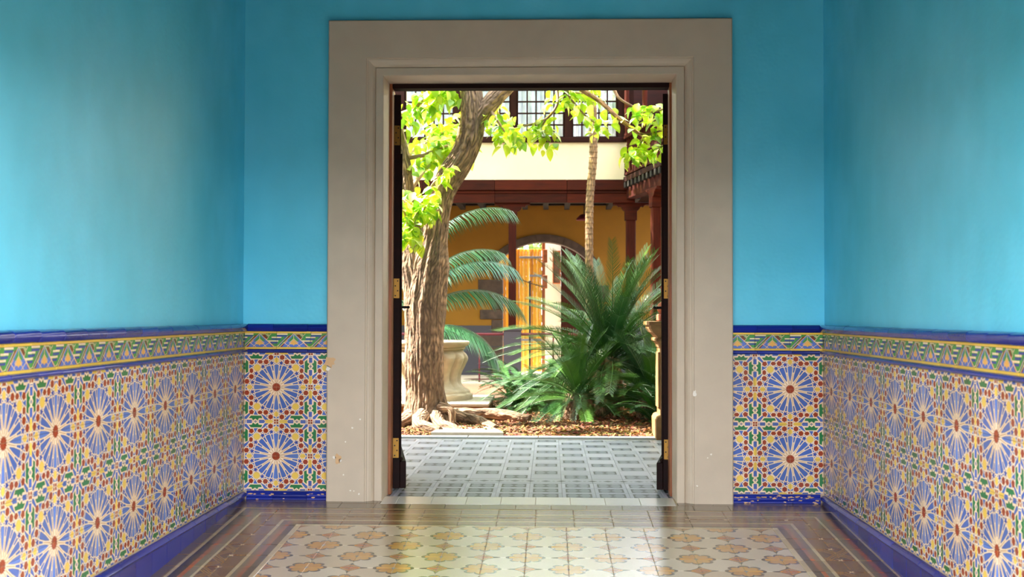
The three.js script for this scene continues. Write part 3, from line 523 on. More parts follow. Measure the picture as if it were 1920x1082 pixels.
// ------------------------------------------------------------------ ground and mulch
const gy = (x, z) => 0.02 + 0.035 * N(x * 0.9, 3, z * 0.9) + 0.012 * N(x * 4, 1, z * 4) - 0.03 * Math.max(0, 1 - (-3.6 - z) / 0.3);
{
  const g = new THREE.PlaneGeometry(12, 9.8, 120, 98); g.rotateX(-Math.PI / 2); g.translate(-1, 0, -8.45); const p = g.attributes.position;
  for (let i = 0; i < p.count; i++) p.setY(i, gy(p.getX(i), p.getZ(i)));
  g.computeVertexNormals(); boxUV(g);
  structure('garden_bed', g, M.ground, 'brown earth of the planted courtyard bed', 'ground');
  const cg = new THREE.BoxGeometry(0.045, 0.007, 0.016), mu = new THREE.InstancedMesh(cg, S({ color: 0xffffff, roughness: 0.95 }), 9000), m4 = new THREE.Matrix4(), e = new THREE.Euler(), q = new THREE.Quaternion(), col = new THREE.Color();
  for (let i = 0; i < 9000; i++) {
    const z = -3.62 - Math.pow(rnd(), 1.6) * 4.2, x = rr(-1.9, 1.6), s = rr(0.5, 1.25); e.set(rr(-0.5, 0.5), rr(0, 6.3), rr(-0.5, 0.5));
    m4.compose(V(x, gy(x, z) + rr(0, 0.014), z), q.setFromEuler(e), V(s * rr(0.6, 1.4), s, s)); mu.setMatrixAt(i, m4); col.setRGB(rr(0.09, 0.25), rr(0.045, 0.12), rr(0.018, 0.045)); mu.setColorAt(i, col);
  }
  mu.name = 'mulch'; mu.castShadow = mu.receiveShadow = true; scene.add(mu); tag(mu, 'reddish brown bark mulch covering the garden bed', 'mulch', null, 'stuff');
  const st = extrude(poly([[-1.05, 3.6], [-0.42, 3.6], [-0.5, 3.95], [-0.62, 4.25], [-0.95, 4.2], [-1.02, 3.9]]), 0.05, 0.006); st.rotateX(-Math.PI / 2); st.translate(0, -0.02, 0); boxUV(st);
  tag(mesh('stepping_stone', st, S({ map: T.stone, color: 0xe6e4e0, roughness: 0.8 })), 'flat pale flagstone between the tree roots and the kerb', 'stone');
}

// ------------------------------------------------------------------ the big tree
const treeLeaves = [];
{
  const t = group('tree', -1.17, 0, -4.4); tag(t, 'old tree with rough brown bark, leaning trunk and bright green leaves', 'tree');
  const rel = (pts) => pts.map(([x, y, z, r]) => [x + 1.17, y, z + 4.4, r]);
  const bump = (amp, fr) => (a, s, r, q) => { const cx = Math.cos(a), sx = Math.sin(a); return r * (1 + 0.07 * N(cx * 1.6, s * 1.2, sx * 1.6)) + amp * (Math.abs(N(cx * fr, s * 1.3, sx * fr)) * 2 - 0.5 + 0.35 * N(cx * fr * 2.3, s * 6, sx * fr * 2.3)); };
  const flare = (a, s, r, q) => { const b = bump(0.016, 6.5)(a, s, r, q); const k = Math.max(0, 1 - s / 0.4); return b + k * k * 0.09 * Math.max(0, Math.cos(a * 5 + 0.6)); };
  mesh('trunk', sweep(rel([[-1.15, -0.1, -4.4, 0.235], [-1.17, 0.06, -4.4, 0.225], [-1.2, 0.4, -4.4, 0.186], [-1.205, 0.8, -4.4, 0.183], [-1.2, 1.2, -4.4, 0.2], [-1.17, 1.5, -4.4, 0.185], [-1.115, 1.85, -4.4, 0.128], [-1.08, 2.08, -4.4, 0.12], [-1.05, 2.22, -4.4, 0.124], [-0.95, 2.42, -4.4, 0.125], [-0.83, 2.62, -4.4, 0.112], [-0.765, 2.82, -4.4, 0.116], [-0.745, 3.0, -4.4, 0.112], [-0.77, 3.3, -4.4, 0.105], [-0.85, 3.8, -4.4, 0.09], [-1.0, 4.6, -4.5, 0.05]]), 120, 300, flare), M.bark, t);
  mesh('limb', sweep(rel([[-1.22, 1.1, -4.42, 0.16], [-1.3, 1.5, -4.42, 0.15], [-1.365, 1.8, -4.44, 0.122], [-1.4, 2.05, -4.46, 0.11], [-1.46, 2.5, -4.5, 0.095], [-1.6, 3.2, -4.6, 0.08], [-1.9, 4.3, -4.7, 0.045]]), 72, 130, bump(0.013, 5)), M.bark, t);
  mesh('limb', sweep(rel([[-0.79, 2.66, -4.41, 0.08], [-0.69, 2.95, -4.39, 0.084], [-0.58, 3.1, -4.38, 0.086], [-0.42, 3.27, -4.36, 0.082], [-0.1, 3.65, -4.3, 0.07], [0.4, 4.2, -4.2, 0.045]]), 60, 110, bump(0.01, 5)), M.bark, t);
  for (const r of [[[-1.1, 0.1, -4.25, 0.09], [-1.02, 0.05, -4.1, 0.06], [-0.9, 0.035, -3.95, 0.045], [-0.82, 0.0, -3.85, 0.03]], [[-1.2, 0.1, -4.2, 0.09], [-1.22, 0.06, -4.05, 0.06], [-1.12, 0.045, -3.92, 0.048], [-0.99, 0.02, -3.82, 0.035]], [[-1.02, 0.14, -4.35, 0.09], [-0.9, 0.1, -4.4, 0.06], [-0.78, 0.085, -4.4, 0.055], [-0.65, 0.06, -4.25, 0.05], [-0.5, 0.02, -4.05, 0.035]], [[-0.95, 0.08, -4.7, 0.07], [-0.7, 0.09, -4.85, 0.06], [-0.45, 0.08, -4.8, 0.055], [-0.2, 0.05, -4.7, 0.04]], [[-1.3, 0.1, -4.3, 0.09], [-1.42, 0.05, -4.15, 0.05], [-1.5, 0.0, -4.0, 0.03]], [[-1.05, 0.2, -4.25, 0.05], [-0.93, 0.17, -4.2, 0.035], [-0.91, 0.06, -4.18, 0.03]]])
    mesh('root', sweep(rel(r), 20, 40, (a, s, rad) => rad * (1 + 0.22 * N(Math.cos(a) * 1.5, s * 9, Math.sin(a) * 1.5))), M.bark, t);
  // branches with leaves along them: [points, leaves, spread]
  const tw = [
    [[[-1.42, 2.2, -4.5, 0.03], [-1.2, 2.6, -4.9, 0.02], [-1.0, 2.72, -5.2, 0.012], [-0.86, 2.85, -5.4, 0.006]], 50, 0.16], [[[-1.55, 2.6, -4.6, 0.025], [-1.25, 2.62, -4.5, 0.02], [-1.05, 2.72, -4.6, 0.014], [-0.94, 2.76, -4.7, 0.008]], 60, 0.17],
    [[[-1.5, 2.3, -4.2, 0.024], [-1.32, 2.12, -4.05, 0.016], [-1.17, 2.08, -3.95, 0.012], [-1.1, 2.13, -3.95, 0.006]], 46, 0.14], [[[-1.6, 3.0, -4.6, 0.03], [-1.35, 3.05, -4.4, 0.02], [-1.1, 3.2, -4.3, 0.012], [-0.95, 3.25, -4.2, 0.006]], 70, 0.2],
    [[[-1.5, 2.7, -5.2, 0.02], [-1.3, 2.9, -5.4, 0.014], [-1.0, 3.1, -5.6, 0.008]], 70, 0.24], [[[-1.45, 2.25, -4.0, 0.014], [-1.32, 1.95, -3.9, 0.01], [-1.28, 1.8, -3.9, 0.005]], 40, 0.12],
    [[[-1.15, 2.2, -4.25, 0.014], [-1.1, 2.3, -4.1, 0.01], [-1.0, 2.38, -4.05, 0.007], [-0.95, 2.46, -4.05, 0.004]], 12, 0.06],
    [[[-0.62, 3.1, -4.4, 0.02], [-0.52, 2.95, -4.3, 0.014], [-0.42, 2.8, -4.3, 0.009], [-0.36, 2.72, -4.3, 0.004]], 46, 0.14], [[[-0.6, 3.2, -4.6, 0.016], [-0.5, 3.05, -4.8, 0.01], [-0.38, 2.88, -4.9, 0.006]], 46, 0.15],
    [[[0.02, 3.4, -3.9, 0.016], [0.06, 3.12, -3.8, 0.014], [0.06, 2.98, -3.75, 0.013], [-0.04, 2.84, -3.7, 0.011], [-0.22, 2.78, -3.7, 0.008], [-0.38, 2.74, -3.7, 0.004]], 40, 0.1], [[[-0.04, 2.84, -3.7, 0.01], [-0.08, 2.74, -3.65, 0.007], [-0.02, 2.62, -3.6, 0.004]], 40, 0.12],
    [[[0.02, 3.3, -3.8, 0.014], [0.2, 3.02, -3.8, 0.01], [0.36, 2.86, -3.85, 0.008], [0.46, 2.82, -3.9, 0.004]], 34, 0.12], [[[-0.1, 3.4, -4.2, 0.02], [0.15, 3.2, -4.2, 0.012], [0.4, 3.15, -4.2, 0.006]], 46, 0.13],
    [[[0.0, 3.45, -4.1, 0.03], [0.28, 3.18, -4.05, 0.024], [0.46, 3.05, -4.0, 0.021], [0.66, 2.86, -3.95, 0.019], [0.86, 2.72, -3.9, 0.017], [0.93, 2.74, -3.9, 0.012], [1.15, 2.8, -3.9, 0.006]], 16, 0.1],
    [[[0.86, 2.72, -3.9, 0.012], [0.8, 2.6, -3.8, 0.008], [0.72, 2.5, -3.75, 0.004]], 30, 0.11], [[[1.2, 3.0, -3.9, 0.014], [0.98, 2.95, -3.9, 0.01], [0.78, 2.92, -3.9, 0.006]], 44, 0.14], [[[0.58, 3.3, -4.3, 0.016], [0.64, 3.14, -4.25, 0.014], [0.78, 3.04, -4.2, 0.01], [0.84, 3.02, -4.2, 0.005]], 10, 0.1], [[[1.25, 2.7, -3.9, 0.012], [1.02, 2.62, -3.9, 0.008], [0.9, 2.56, -3.9, 0.005]], 34, 0.12],
  ];
  tw.forEach(([pts, n, sp], i) => {
    mesh('branch', sweep(rel(pts), 10, 26, (a, s, r) => r * (1 + 0.15 * N(a, s * 20, i))), i === 13 || i === 16 ? M.twigPale : M.twig, t);
    const c = new THREE.CatmullRomCurve3(pts.map((p) => V(p[0], p[1], p[2]))), p0 = pts[0][0];
    for (let k = 0; k < n * (p0 < -0.9 ? 2.4 : 1.3); k++) { const p = c.getPoint(Math.pow(rnd(), 0.6) * 0.9 + 0.1); treeLeaves.push([p.x + sp * (rnd() + rnd() - 1), p.y + sp * (rnd() + rnd() - 1) - 0.02, p.z + sp * (rnd() + rnd() - 1)]); }
  });
  // leaf: a cupped oval with a fold along its rib, stalk end at the origin
  const leafGeo = (w, l, cup) => { const P = [], I = [], U = []; const n = 6; for (let i = 0; i <= n; i++) { const s = i / n, ww = w * Math.pow(Math.sin(Math.PI * Math.pow(s, 0.8) * 0.985 + 0.015), 0.8), y = s * l, b = -cup * s * s * l; for (const k of [-1, 0, 1]) { P.push(k * ww, b + (k ? 0.22 * ww : 0), y); U.push(k, s); } if (i) { const a = (i - 1) * 3; for (const o of [0, 1]) I.push(a + o, a + o + 3, a + o + 1, a + o + 1, a + o + 3, a + o + 4); } } const g = new THREE.BufferGeometry(); g.setAttribute('position', new THREE.Float32BufferAttribute(P, 3)); g.setAttribute('uv', new THREE.Float32BufferAttribute(U, 2)); g.setIndex(I); g.computeVertexNormals(); return g; };
  const lg = [leafGeo(0.03, 0.1, 0.25), leafGeo(0.036, 0.105, 0.45), leafGeo(0.026, 0.085, 0.15)];
  const cam = camera.position, sorted = treeLeaves.map((p) => [p, Math.hypot(p[0] - cam.x, p[1] - cam.y, p[2] - cam.z)]).filter(([p]) => { const k = 6.753 - p[2]; return p[1] < 1.07 + 0.208 * k && p[0] > -0.125 * k && p[0] < 0.098 * k; }).sort((a, b) => a[1] - b[1]).slice(0, 298);
  const chosen = new Set(sorted.map((s) => s[0]));
  const orient = (o) => { o.rotation.set(rr(-0.2, 1.1), rr(0, 6.283), rr(-0.6, 0.6), 'YXZ'); const s = rr(0.7, 1.2); o.scale.set(s, s, s); };
  const rest = [];
  for (const p of treeLeaves) {
    if (chosen.has(p)) { const o = mesh('leaf', lg[Math.floor(rnd() * 3)], M.leaf[Math.floor(rnd() * 4)], t); orient(o); o.position.set(p[0] + 1.17, p[1], p[2] + 4.4); } else rest.push(p);
  }
  for (const [n, cx, cy, cz, rx, ry, rz] of [[5200, -2.2, 5.4, -7.2, 2.6, 0.8, 1.7], [1500, -0.5, 5.4, -5, 3.4, 0.9, 1.6], [2000, -0.5, 5.7, -9.9, 1.6, 0.5, 1.4]])
    for (let i = 0; i < n; i++) { let a, b, c; do { a = rr(-1, 1); b = rr(-1, 1); c = rr(-1, 1); } while (a * a + b * b + c * c > 1); rest.push([cx + a * rx, cy + b * ry, cz + c * rz]); }
  const im = new THREE.InstancedMesh(lg[1], PH({ color: 0xffffff, roughness: 0.5, transmission: 0.45, thickness: 0, side: THREE.DoubleSide }), rest.length), o = new THREE.Object3D(), cc = new THREE.Color();
  rest.forEach((p, i) => { orient(o); if (p[1] > 3.9) o.scale.multiplyScalar(1.35); o.position.set(p[0] + 1.17, p[1], p[2] + 4.4); o.updateMatrix(); im.setMatrixAt(i, o.matrix); cc.setHex([0xd2e832, 0xb4d82e, 0xe4f04c, 0x86b830][Math.floor(rnd() * 4)]); im.setColorAt(i, cc); });
  im.name = 'foliage'; im.castShadow = im.receiveShadow = true; im.userData.kind = 'stuff'; t.add(im);
}

// ------------------------------------------------------------------ plants with feathered fronds
// rachis in the local x-y plane from angle a0, bending by `bend` over its length; leaflets on both sides
function frondGeo({ len, a0, bend, n, leaf, w, fwd, vee, droop, r = 0.008, from = 0.12, tip = 0.25, sag = 0 }) {
  const P = [], I = [], pts = [], dirs = []; let x = 0, y = 0; const steps = 14;
  for (let i = 0; i <= steps; i++) { const s = i / steps, a = a0 - bend * Math.pow(s, 1.3); pts.push([x, y, 0, r * (1 - 0.8 * s)]); dirs.push(a); x += (Math.cos(a) * len) / steps; y += (Math.sin(a) * len) / steps; }
  const ra = sweep(pts, 5, steps, null, false);
  const at = (s) => { const k = Math.min(steps - 1e-6, s * steps), i = Math.floor(k), f = k - i; return [pts[i][0] * (1 - f) + pts[i + 1][0] * f, pts[i][1] * (1 - f) + pts[i + 1][1] * f, dirs[i] * (1 - f) + dirs[i + 1] * f]; };
  for (let k = 0; k < n; k++) for (const sd of [-1, 1]) {
    const s = from + (1 - from) * ((k + rr(0, 0.6)) / n), [px, py, a] = at(s), l = leaf * (tip + (1 - tip) * Math.pow(Math.sin(Math.PI * Math.min(1, 0.12 + 0.88 * s) * 0.96), 0.55)) * rr(0.88, 1.08);
    const f = fwd + 0.35 * s, tx = Math.cos(a), ty = Math.sin(a), nx = -ty, ny = tx;              // along, and up from, the rachis
    const dx = (al, up, z) => [tx * al + nx * up, ty * al + ny * up, z];
    const dir = dx(Math.sin(f), Math.cos(f) * Math.sin(vee), Math.cos(f) * Math.cos(vee) * sd), wd = dx(Math.cos(f) * w, 0, -Math.sin(f) * w * sd * 0.6), o = P.length / 3;
    for (const [q, ww] of [[0, 0.6], [0.35, 1], [0.75, 0.7], [1, 0]]) {
      const sg = droop * q * q * l + sag * q * l, bx = px + dir[0] * q * l, by = py + dir[1] * q * l - sg, bz = dir[2] * q * l * (1 - 0.25 * droop * q);
      if (ww) P.push(bx - wd[0] * ww, by - wd[1] * ww, bz - wd[2] * ww, bx + wd[0] * ww, by + wd[1] * ww, bz + wd[2] * ww); else P.push(bx, by, bz);
    }
    I.push(o, o + 1, o + 2, o + 1, o + 3, o + 2, o + 2, o + 3, o + 4, o + 3, o + 5, o + 4, o + 4, o + 5, o + 6);
  }
  const g = new THREE.BufferGeometry(); g.setAttribute('position', new THREE.Float32BufferAttribute(P, 3)); g.setAttribute('uv', new THREE.Float32BufferAttribute(new Float32Array((P.length / 3) * 2), 2)); g.setIndex(I); g.computeVertexNormals();
  return merge([ra, g]);
}
const pickOf = (a) => a[Math.floor(rnd() * a.length)];
function cycad(name, x, z, n, len, label, y = 0.45) {
  const c = group(name, x, gy(x, z), z); tag(c, label, 'cycad');
  mesh('stem', sweep([[0, -0.1, 0, 0.13], [0, 0.15, 0, 0.15], [0, y, 0, 0.12]], 24, 40, (a, s, r) => r * (1 + 0.14 * Math.sin(a * 8 + s * 40) * Math.sin(s * 60))), M.bark, c);
  const vs = [1.35, 1.1, 0.85, 0.6, 0.35, 0.12, -0.1].map((a0) => [0, 1].map((k) => frondGeo({ len: len * (k ? 1.05 : 0.92), a0, bend: a0 > 1 ? 0.6 : 0.8, n: 66, leaf: 0.155, w: 0.0035, fwd: 0.62, vee: 0.55, droop: 0.12, r: 0.008 })));
  for (let i = 0; i < n; i++) {
    const t = (i + 0.5) / n, lev = Math.min(6, Math.floor(t * 7)), o = mesh('frond', vs[lev][i % 2], pickOf(M.cycad), c);
    o.position.set(0, y - 0.02 - 0.06 * t, 0); o.rotation.set(rr(-0.25, 0.25), i * 2.39996 + rr(-0.2, 0.2), rr(-0.1, 0.1), 'YXZ'); o.scale.setScalar(rr(0.9, 1.08));
  }
  return c;
}
cycad('sago_cycad', 0.62, -5.55, 124, 1.28, 'large dark green cycad with long stiff feathery fronds arching over the mulch', 0.62);
cycad('sago_cycad', 0.28, -5.0, 38, 0.78, 'low spreading cycad at the mulch edge, in front of the large cycad', 0.26);
cycad('sago_cycad', 1.02, -5.1, 40, 0.8, 'shorter cycad crowding the stone pier with the terracotta finial', 0.3);

function fern(x, z, n, len, label) {
  const c = group('fern', x, gy(x, z), z); tag(c, label, 'fern');
  const vs = [1.3, 1.0, 0.7, 0.4].map((a0) => frondGeo({ len, a0, bend: 1.35, n: 60, leaf: 0.056, w: 0.0048, fwd: 0.25, vee: 0.1, droop: 0.25, r: 0.004, from: 0.06, tip: 0.3 }));
  for (let i = 0; i < n; i++) { const o = mesh('frond', vs[i % 4], pickOf(M.fern), c); o.position.set(rr(-0.1, 0.1), 0, rr(-0.1, 0.1)); o.rotation.set(rr(-0.4, 0.4), i * 2.39996, rr(-0.12, 0.12), 'YXZ'); o.scale.setScalar(rr(0.75, 1.15)); }
}
fern(-0.3, -6.35, 54, 0.72, 'bright green arching fern beside the stone planter\'s step');
fern(-0.02, -6.5, 54, 0.78, 'bright green fern in the middle of the clump, below the far wooden column');
fern(0.15, -5.75, 44, 0.6, 'small green fern at the feet of the large cycad');
fern(-0.2, -7.6, 40, 0.85, 'tall fern at the back of the clump, before the dark stone plinth');
fern(0.95, -6.6, 48, 0.8, 'deep green fern half hidden behind the large cycad');
fern(1.12, -4.6, 40, 0.55, 'little fern growing against the stone pier');

// feather palm behind the trunk
{
  const c = group('feather_palm', -1.75, gy(-1.75, -7.7), -7.7); tag(c, 'feather palm with drooping blue-green fronds behind the big tree trunk', 'palm');
  mesh('stem', sweep([[0, -0.1, 0, 0.1], [0, 0.5, 0, 0.08], [0.02, 1.1, 0, 0.06]], 20, 40, (a, s, r) => r * (1 + 0.05 * Math.sin(s * 80))), M.palmBark, c);
  const F = (o) => frondGeo({ n: 52, leaf: 0.42, w: 0.011, fwd: 0.5, vee: 0.15, droop: 0.75, r: 0.011, tip: 0.3, from: 0.18, ...o });
  const dirs = [[{ len: 1.85, a0: 1.38, bend: 1.7 }, -0.05, 1.3], [{ len: 1.5, a0: 1.2, bend: 1.55 }, 0.1, 1.1], [{ len: 1.6, a0: 1.05, bend: 1.6 }, -0.08, 1.05], [{ len: 1.5, a0: 0.72, bend: 1.5 }, 0.05, 1.0], [{ len: 1.3, a0: 0.3, bend: 1.5 }, -0.2, 0.85], [{ len: 1.9, a0: 1.45, bend: 0.9 }, 1.9, 1.1], [{ len: 2.0, a0: 1.5, bend: 0.5 }, 2.6, 1.1], [{ len: 1.7, a0: 1.1, bend: 1.4 }, 1.5, 1.1], [{ len: 1.7, a0: 1.0, bend: 1.4 }, -1.6, 1.1], [{ len: 1.7, a0: 0.9, bend: 1.4 }, 3.4, 1.1], [{ len: 1.6, a0: 0.6, bend: 1.3 }, 2.1, 1], [{ len: 1.3, a0: 0.4, bend: 1.5 }, 0.5, 0.8]];
  dirs.forEach(([o, ry, y], i) => { const f = mesh('frond', F(o), M.palmLeaf[i % 3], c); f.position.set(0, y, 0); f.rotation.set(0, ry, 0); });
}
// slender palm with a ringed stem
{
  const c = group('slender_palm', 0.5, gy(0.5, -8.5), -8.5); tag(c, 'tall slender palm with a thin pale ringed trunk rising before the far gallery', 'palm');
  const ring = (a, s, r) => { const k = (s * 14) % 1; return r * (1 + 0.13 * Math.pow(1 - k, 3) + 0.05 * N(Math.cos(a) * 3, s * 14, Math.sin(a) * 3)); };
  mesh('trunk', sweep([[0.06, -0.1, 0, 0.075], [0.02, 1.2, 0, 0.055], [0.01, 2.1, 0, 0.05], [0.02, 2.6, 0, 0.05], [0.06, 3.1, 0, 0.052], [0.065, 3.4, 0, 0.05], [0.055, 3.9, 0, 0.045], [0.04, 4.6, 0, 0.045], [0.02, 6.2, 0, 0.045]], 28, 520, ring), M.palmBark, c);
  const g = [frondGeo({ len: 1.6, a0: 0.9, bend: 1.6, n: 40, leaf: 0.4, w: 0.014, fwd: 0.5, vee: 0.2, droop: 0.6 }), frondGeo({ len: 1.5, a0: 0.5, bend: 1.4, n: 40, leaf: 0.4, w: 0.014, fwd: 0.5, vee: 0.2, droop: 0.6 })];
  for (let i = 0; i < 12; i++) { const o = mesh('frond', g[i % 2], M.palmLeaf[i % 3], c); o.position.set(0.02, 6.15, 0); o.rotation.y = i * 2.4; }
}

// ------------------------------------------------------------------ stone planter on its stepped plinth
{
  const p = group('stone_plinth', -1.3, 0, -6.2); tag(p, 'low square stone step under the carved planter', 'plinth');
  const w = 0.66;
  for (let i = 0; i < 4; i++) { const a = -w + 0.02 + i * (2 * w - 0.04) / 4, b = a + (2 * w - 0.04) / 4 - 0.006; mesh('stone_block', box(a, b, -0.15, 0.098, w - 0.3, w - 0.02, 0.01), M.stoneTan, p); mesh('stone_block', box(w - 0.3, w - 0.02, -0.15, 0.098, a, b > w - 0.31 ? w - 0.31 : b, 0.01), M.stoneTan, p); }
  mesh('core', box(-w + 0.02, w - 0.31, -0.15, 0.098, -w + 0.02, w - 0.31), M.stoneTan, p);
  for (let i = 0; i < 3; i++) for (let j = 0; j < 3; j++) mesh('slab', box(-w + i * 0.44, -w + i * 0.44 + 0.435, 0.1, 0.14, -w + j * 0.44, -w + j * 0.44 + 0.435, 0.012), M.stone, p);
  const f = group('stone_planter', -1.33, 0.14, -6.2); tag(f, 'carved pale stone planter with curved baluster ribs, standing behind the tree', 'planter');
  const prof = [[0.5, 0], [0.5, 0.055], [0.47, 0.07], [0.455, 0.1], [0.4, 0.13], [0.355, 0.17], [0.335, 0.22], [0.34, 0.28], [0.365, 0.34], [0.405, 0.41], [0.425, 0.46], [0.415, 0.5], [0.385, 0.53], [0.385, 0.545], [0.41, 0.56], [0.405, 0.575], [0.43, 0.59], [0.455, 0.61], [0.46, 0.635], [0.44, 0.645], [0.38, 0.645], [0.36, 0.6], [0.35, 0.56], [0.0, 0.55]].map(([r, y]) => [r * 0.94, y]);
  const crv = new THREE.SplineCurve(prof.map(([r, y]) => new THREE.Vector2(r, y))), g = new THREE.LatheGeometry(crv.getPoints(120), 192), q = g.attributes.position;
  for (let i = 0; i < q.count; i++) { const x = q.getX(i), y = q.getY(i), z = q.getZ(i), a = Math.atan2(z, x), k = y > 0.1 && y < 0.54 ? Math.sin(((y - 0.1) / 0.44) * Math.PI) : 0, m = 1 + 0.3 * k * (Math.pow(Math.abs(Math.cos(a * 7)), 0.5) - 0.72) + 0.012 * N(x * 14, y * 14, z * 14) + (y < 0.12 && y > 0.06 ? 0.02 * Math.cos(a * 14) : 0); q.setX(i, x * m); q.setZ(i, z * m); }
  g.computeVertexNormals(); mesh('basin', g, M.stonePale, f);
  mesh('soil', new THREE.CylinderGeometry(0.32, 0.32, 0.02, 40).translate(0, 0.575, 0), M.ground, f);
}
// ------------------------------------------------------------------ stone pier with finial at the walk's edge
{
  const p = group('stone_pier', 1.17, 0, -3.62); tag(p, 'square tan stone pier with moulded cap beside the right door leaf', 'pier');
  const sq = (n, list, m) => { const P = list.map(([h, y]) => [h * Math.SQRT2, y]), g = new THREE.LatheGeometry(P.map(([r, y]) => new THREE.Vector2(r, y)), 4); g.rotateY(Math.PI / 4); const f = flat(g); f.computeVertexNormals(); return mesh(n, boxUV(f), m, p); };
  sq('base', [[0, -0.02], [0.25, -0.02], [0.25, 0.16], [0.235, 0.19], [0.215, 0.2], [0, 0.2]], M.stoneTan); sq('shaft', [[0, 0.2], [0.205, 0.2], [0.205, 0.79], [0, 0.79]], M.stoneTan);
  for (const s of [[0, 1], [1, 0], [0, -1], [-1, 0]]) { const g = box(-0.15, 0.15, 0.26, 0.75, 0.2, 0.222, 0.006); g.rotateY(Math.atan2(s[0], s[1])); mesh('panel', g, M.stoneTan, p); }
  sq('cap', [[0, 0.79], [0.212, 0.79], [0.222, 0.82], [0.235, 0.835], [0.25, 0.85], [0.252, 0.868], [0.235, 0.88], [0.25, 0.9], [0.28, 0.925], [0.3, 0.96], [0.3, 0.985], [0.318, 0.99], [0.318, 1.02], [0, 1.025]], M.stoneTan);
  const f = group('terracotta_finial', 1.17, 1.024, -3.62); tag(f, 'reddish terracotta finial with rounded swellings on the stone pier', 'finial');
  mesh('foot', box(-0.21, 0.21, 0, 0.06, -0.21, 0.21, 0.01), M.terracotta, f); mesh('body', lathe([[0, 0.06], [0.2, 0.06], [0.222, 0.1], [0.215, 0.15], [0.16, 0.19], [0.13, 0.205], [0.15, 0.22], [0.185, 0.26], [0.19, 0.3], [0.16, 0.34], [0.08, 0.37], [0.03, 0.4], [0, 0.42]], 32), M.terracotta, f);
}

// ------------------------------------------------------------------ the far side of the courtyard
const ZF = -11.25;
structure('wall_far_upper', box(-7.1, 1.185, 3.17, 3.77, ZF - 0.3, ZF), M.cream, 'cream plaster band between the far windows and the wooden beam', 'wall');
structure('wall_far_top', [box(-7.1, 1.185, 4.97, 5.12, ZF - 0.3, ZF)], M.woodDark, 'dark wooden eaves above the far windows', 'eaves');
{
  const b = structure('gallery_beam', box(-7.1, 1.3, 2.83, 3.165, ZF - 0.28, ZF - 0.05), M.woodBlack, 'heavy layered brown beam of the far gallery above its columns', 'beam');
  let i = 0; for (const [y0, y1, z] of [[3.008, 3.17, 0.03], [2.96, 3.004, 0.0], [2.816, 2.956, -0.01]]) for (let x = -3.1; x < 1.2; x += 1.12) mesh('beam_board', box(x, Math.min(1.31, x + 1.117), y0, y1, ZF - 0.06, ZF + z, 0.006), M.wood[i++ % 3], b);
}
structure('gallery_floor', box(-7, 6, -0.2, 0.03, -16, ZF + 0.3), M.pave, 'stone floor of the far gallery', 'floor');
structure('gallery_ceiling', box(-7, 3.5, 3.02, 3.16, -13.6, ZF - 0.28), M.woodDark, 'dark wooden ceiling over the far gallery', 'ceiling');
{
  const m = structure('ceiling_joist_row', box(-7, 3.5, 2.98, 3.02, -13.5, -13.4), M.woodBlack, 'dark wall plate under the far gallery ceiling', 'beam');
  for (let x = -3; x < 1.6; x += 0.36) mesh('joist', box(x, x + 0.09, 2.9, 3.02, -13.4, ZF - 0.28, 0.005), M.woodBlack, m);
}
function column(x, z, w, y0, ytop, label, ry = 0, m = M.wood[0]) {
  const c = group('wooden_column', x, 0, z, ry); tag(c, label, 'column');
  mesh('shaft', swapUV(box(-w / 2, w / 2, y0, ytop - 0.2, -w / 2, w / 2, w * 0.14)), m, c); mesh('neck', box(-w * 0.62, w * 0.62, ytop - 0.27, ytop - 0.12, -w * 0.62, w * 0.62, 0.008), m, c);
  const s = new THREE.Shape(); s.moveTo(-0.27, 0); s.lineTo(0.27, 0); s.lineTo(0.27, -0.02); s.quadraticCurveTo(0.2, -0.02, 0.19, -0.055); s.quadraticCurveTo(0.17, -0.035, 0.14, -0.06); s.quadraticCurveTo(0.12, -0.12, 0.07, -0.122); s.lineTo(-0.07, -0.122); s.quadraticCurveTo(-0.12, -0.12, -0.14, -0.06); s.quadraticCurveTo(-0.17, -0.035, -0.19, -0.055); s.quadraticCurveTo(-0.2, -0.02, -0.27, -0.02); s.closePath();
  const g = extrude(s, 0.13, 0.006); g.translate(0, ytop, -0.065); mesh('bracket', g, m, c);
  if (y0 < 0.2) mesh('foot', box(-w * 0.8, w * 0.8, 0.02, 0.16, -w * 0.8, w * 0.8, 0.01), M.darkStone, c);
}
column(-0.59, ZF - 0.12, 0.118, 0.88, 2.816, 'slim brown wooden column standing on the dark plinth before the yellow arch', 0, M.woodGray);
column(1.25, ZF - 0.12, 0.15, 0.03, 2.816, 'brown wooden column in the courtyard\'s far corner, behind the cycad', 0, M.wood[0]);
{
  const p = group('column_plinth', -0.585, 0.03, ZF - 0.12); tag(p, 'dark grey plinth block under the slim wooden column', 'plinth');
  mesh('block', box(-0.135, 0.135, 0, 0.8, -0.135, 0.135, 0.01), M.grayPaint, p); mesh('cap', box(-0.15, 0.15, 0.8, 0.85, -0.15, 0.15, 0.01), M.grayPaint, p);
  for (const [x0, x1, l] of [[-3.4, -0.72, 'dark red metal rail running from the plinth behind the planter'], [-0.45, 1.18, 'dark red metal rail running from the plinth behind the cycad']]) {
    const r = group('metal_railing', x0, 0.03, ZF - 0.12); tag(r, l, 'railing'); mesh('top_rail', bar([0, 0.745, 0], [x1 - x0, 0.745, 0], 0.022, 12), M.rail, r);
    for (let x = 0.5; x < x1 - x0; x += 0.9) mesh('post', bar([x, 0, 0], [x, 0.73, 0], 0.014), M.rail, r);
  }
}
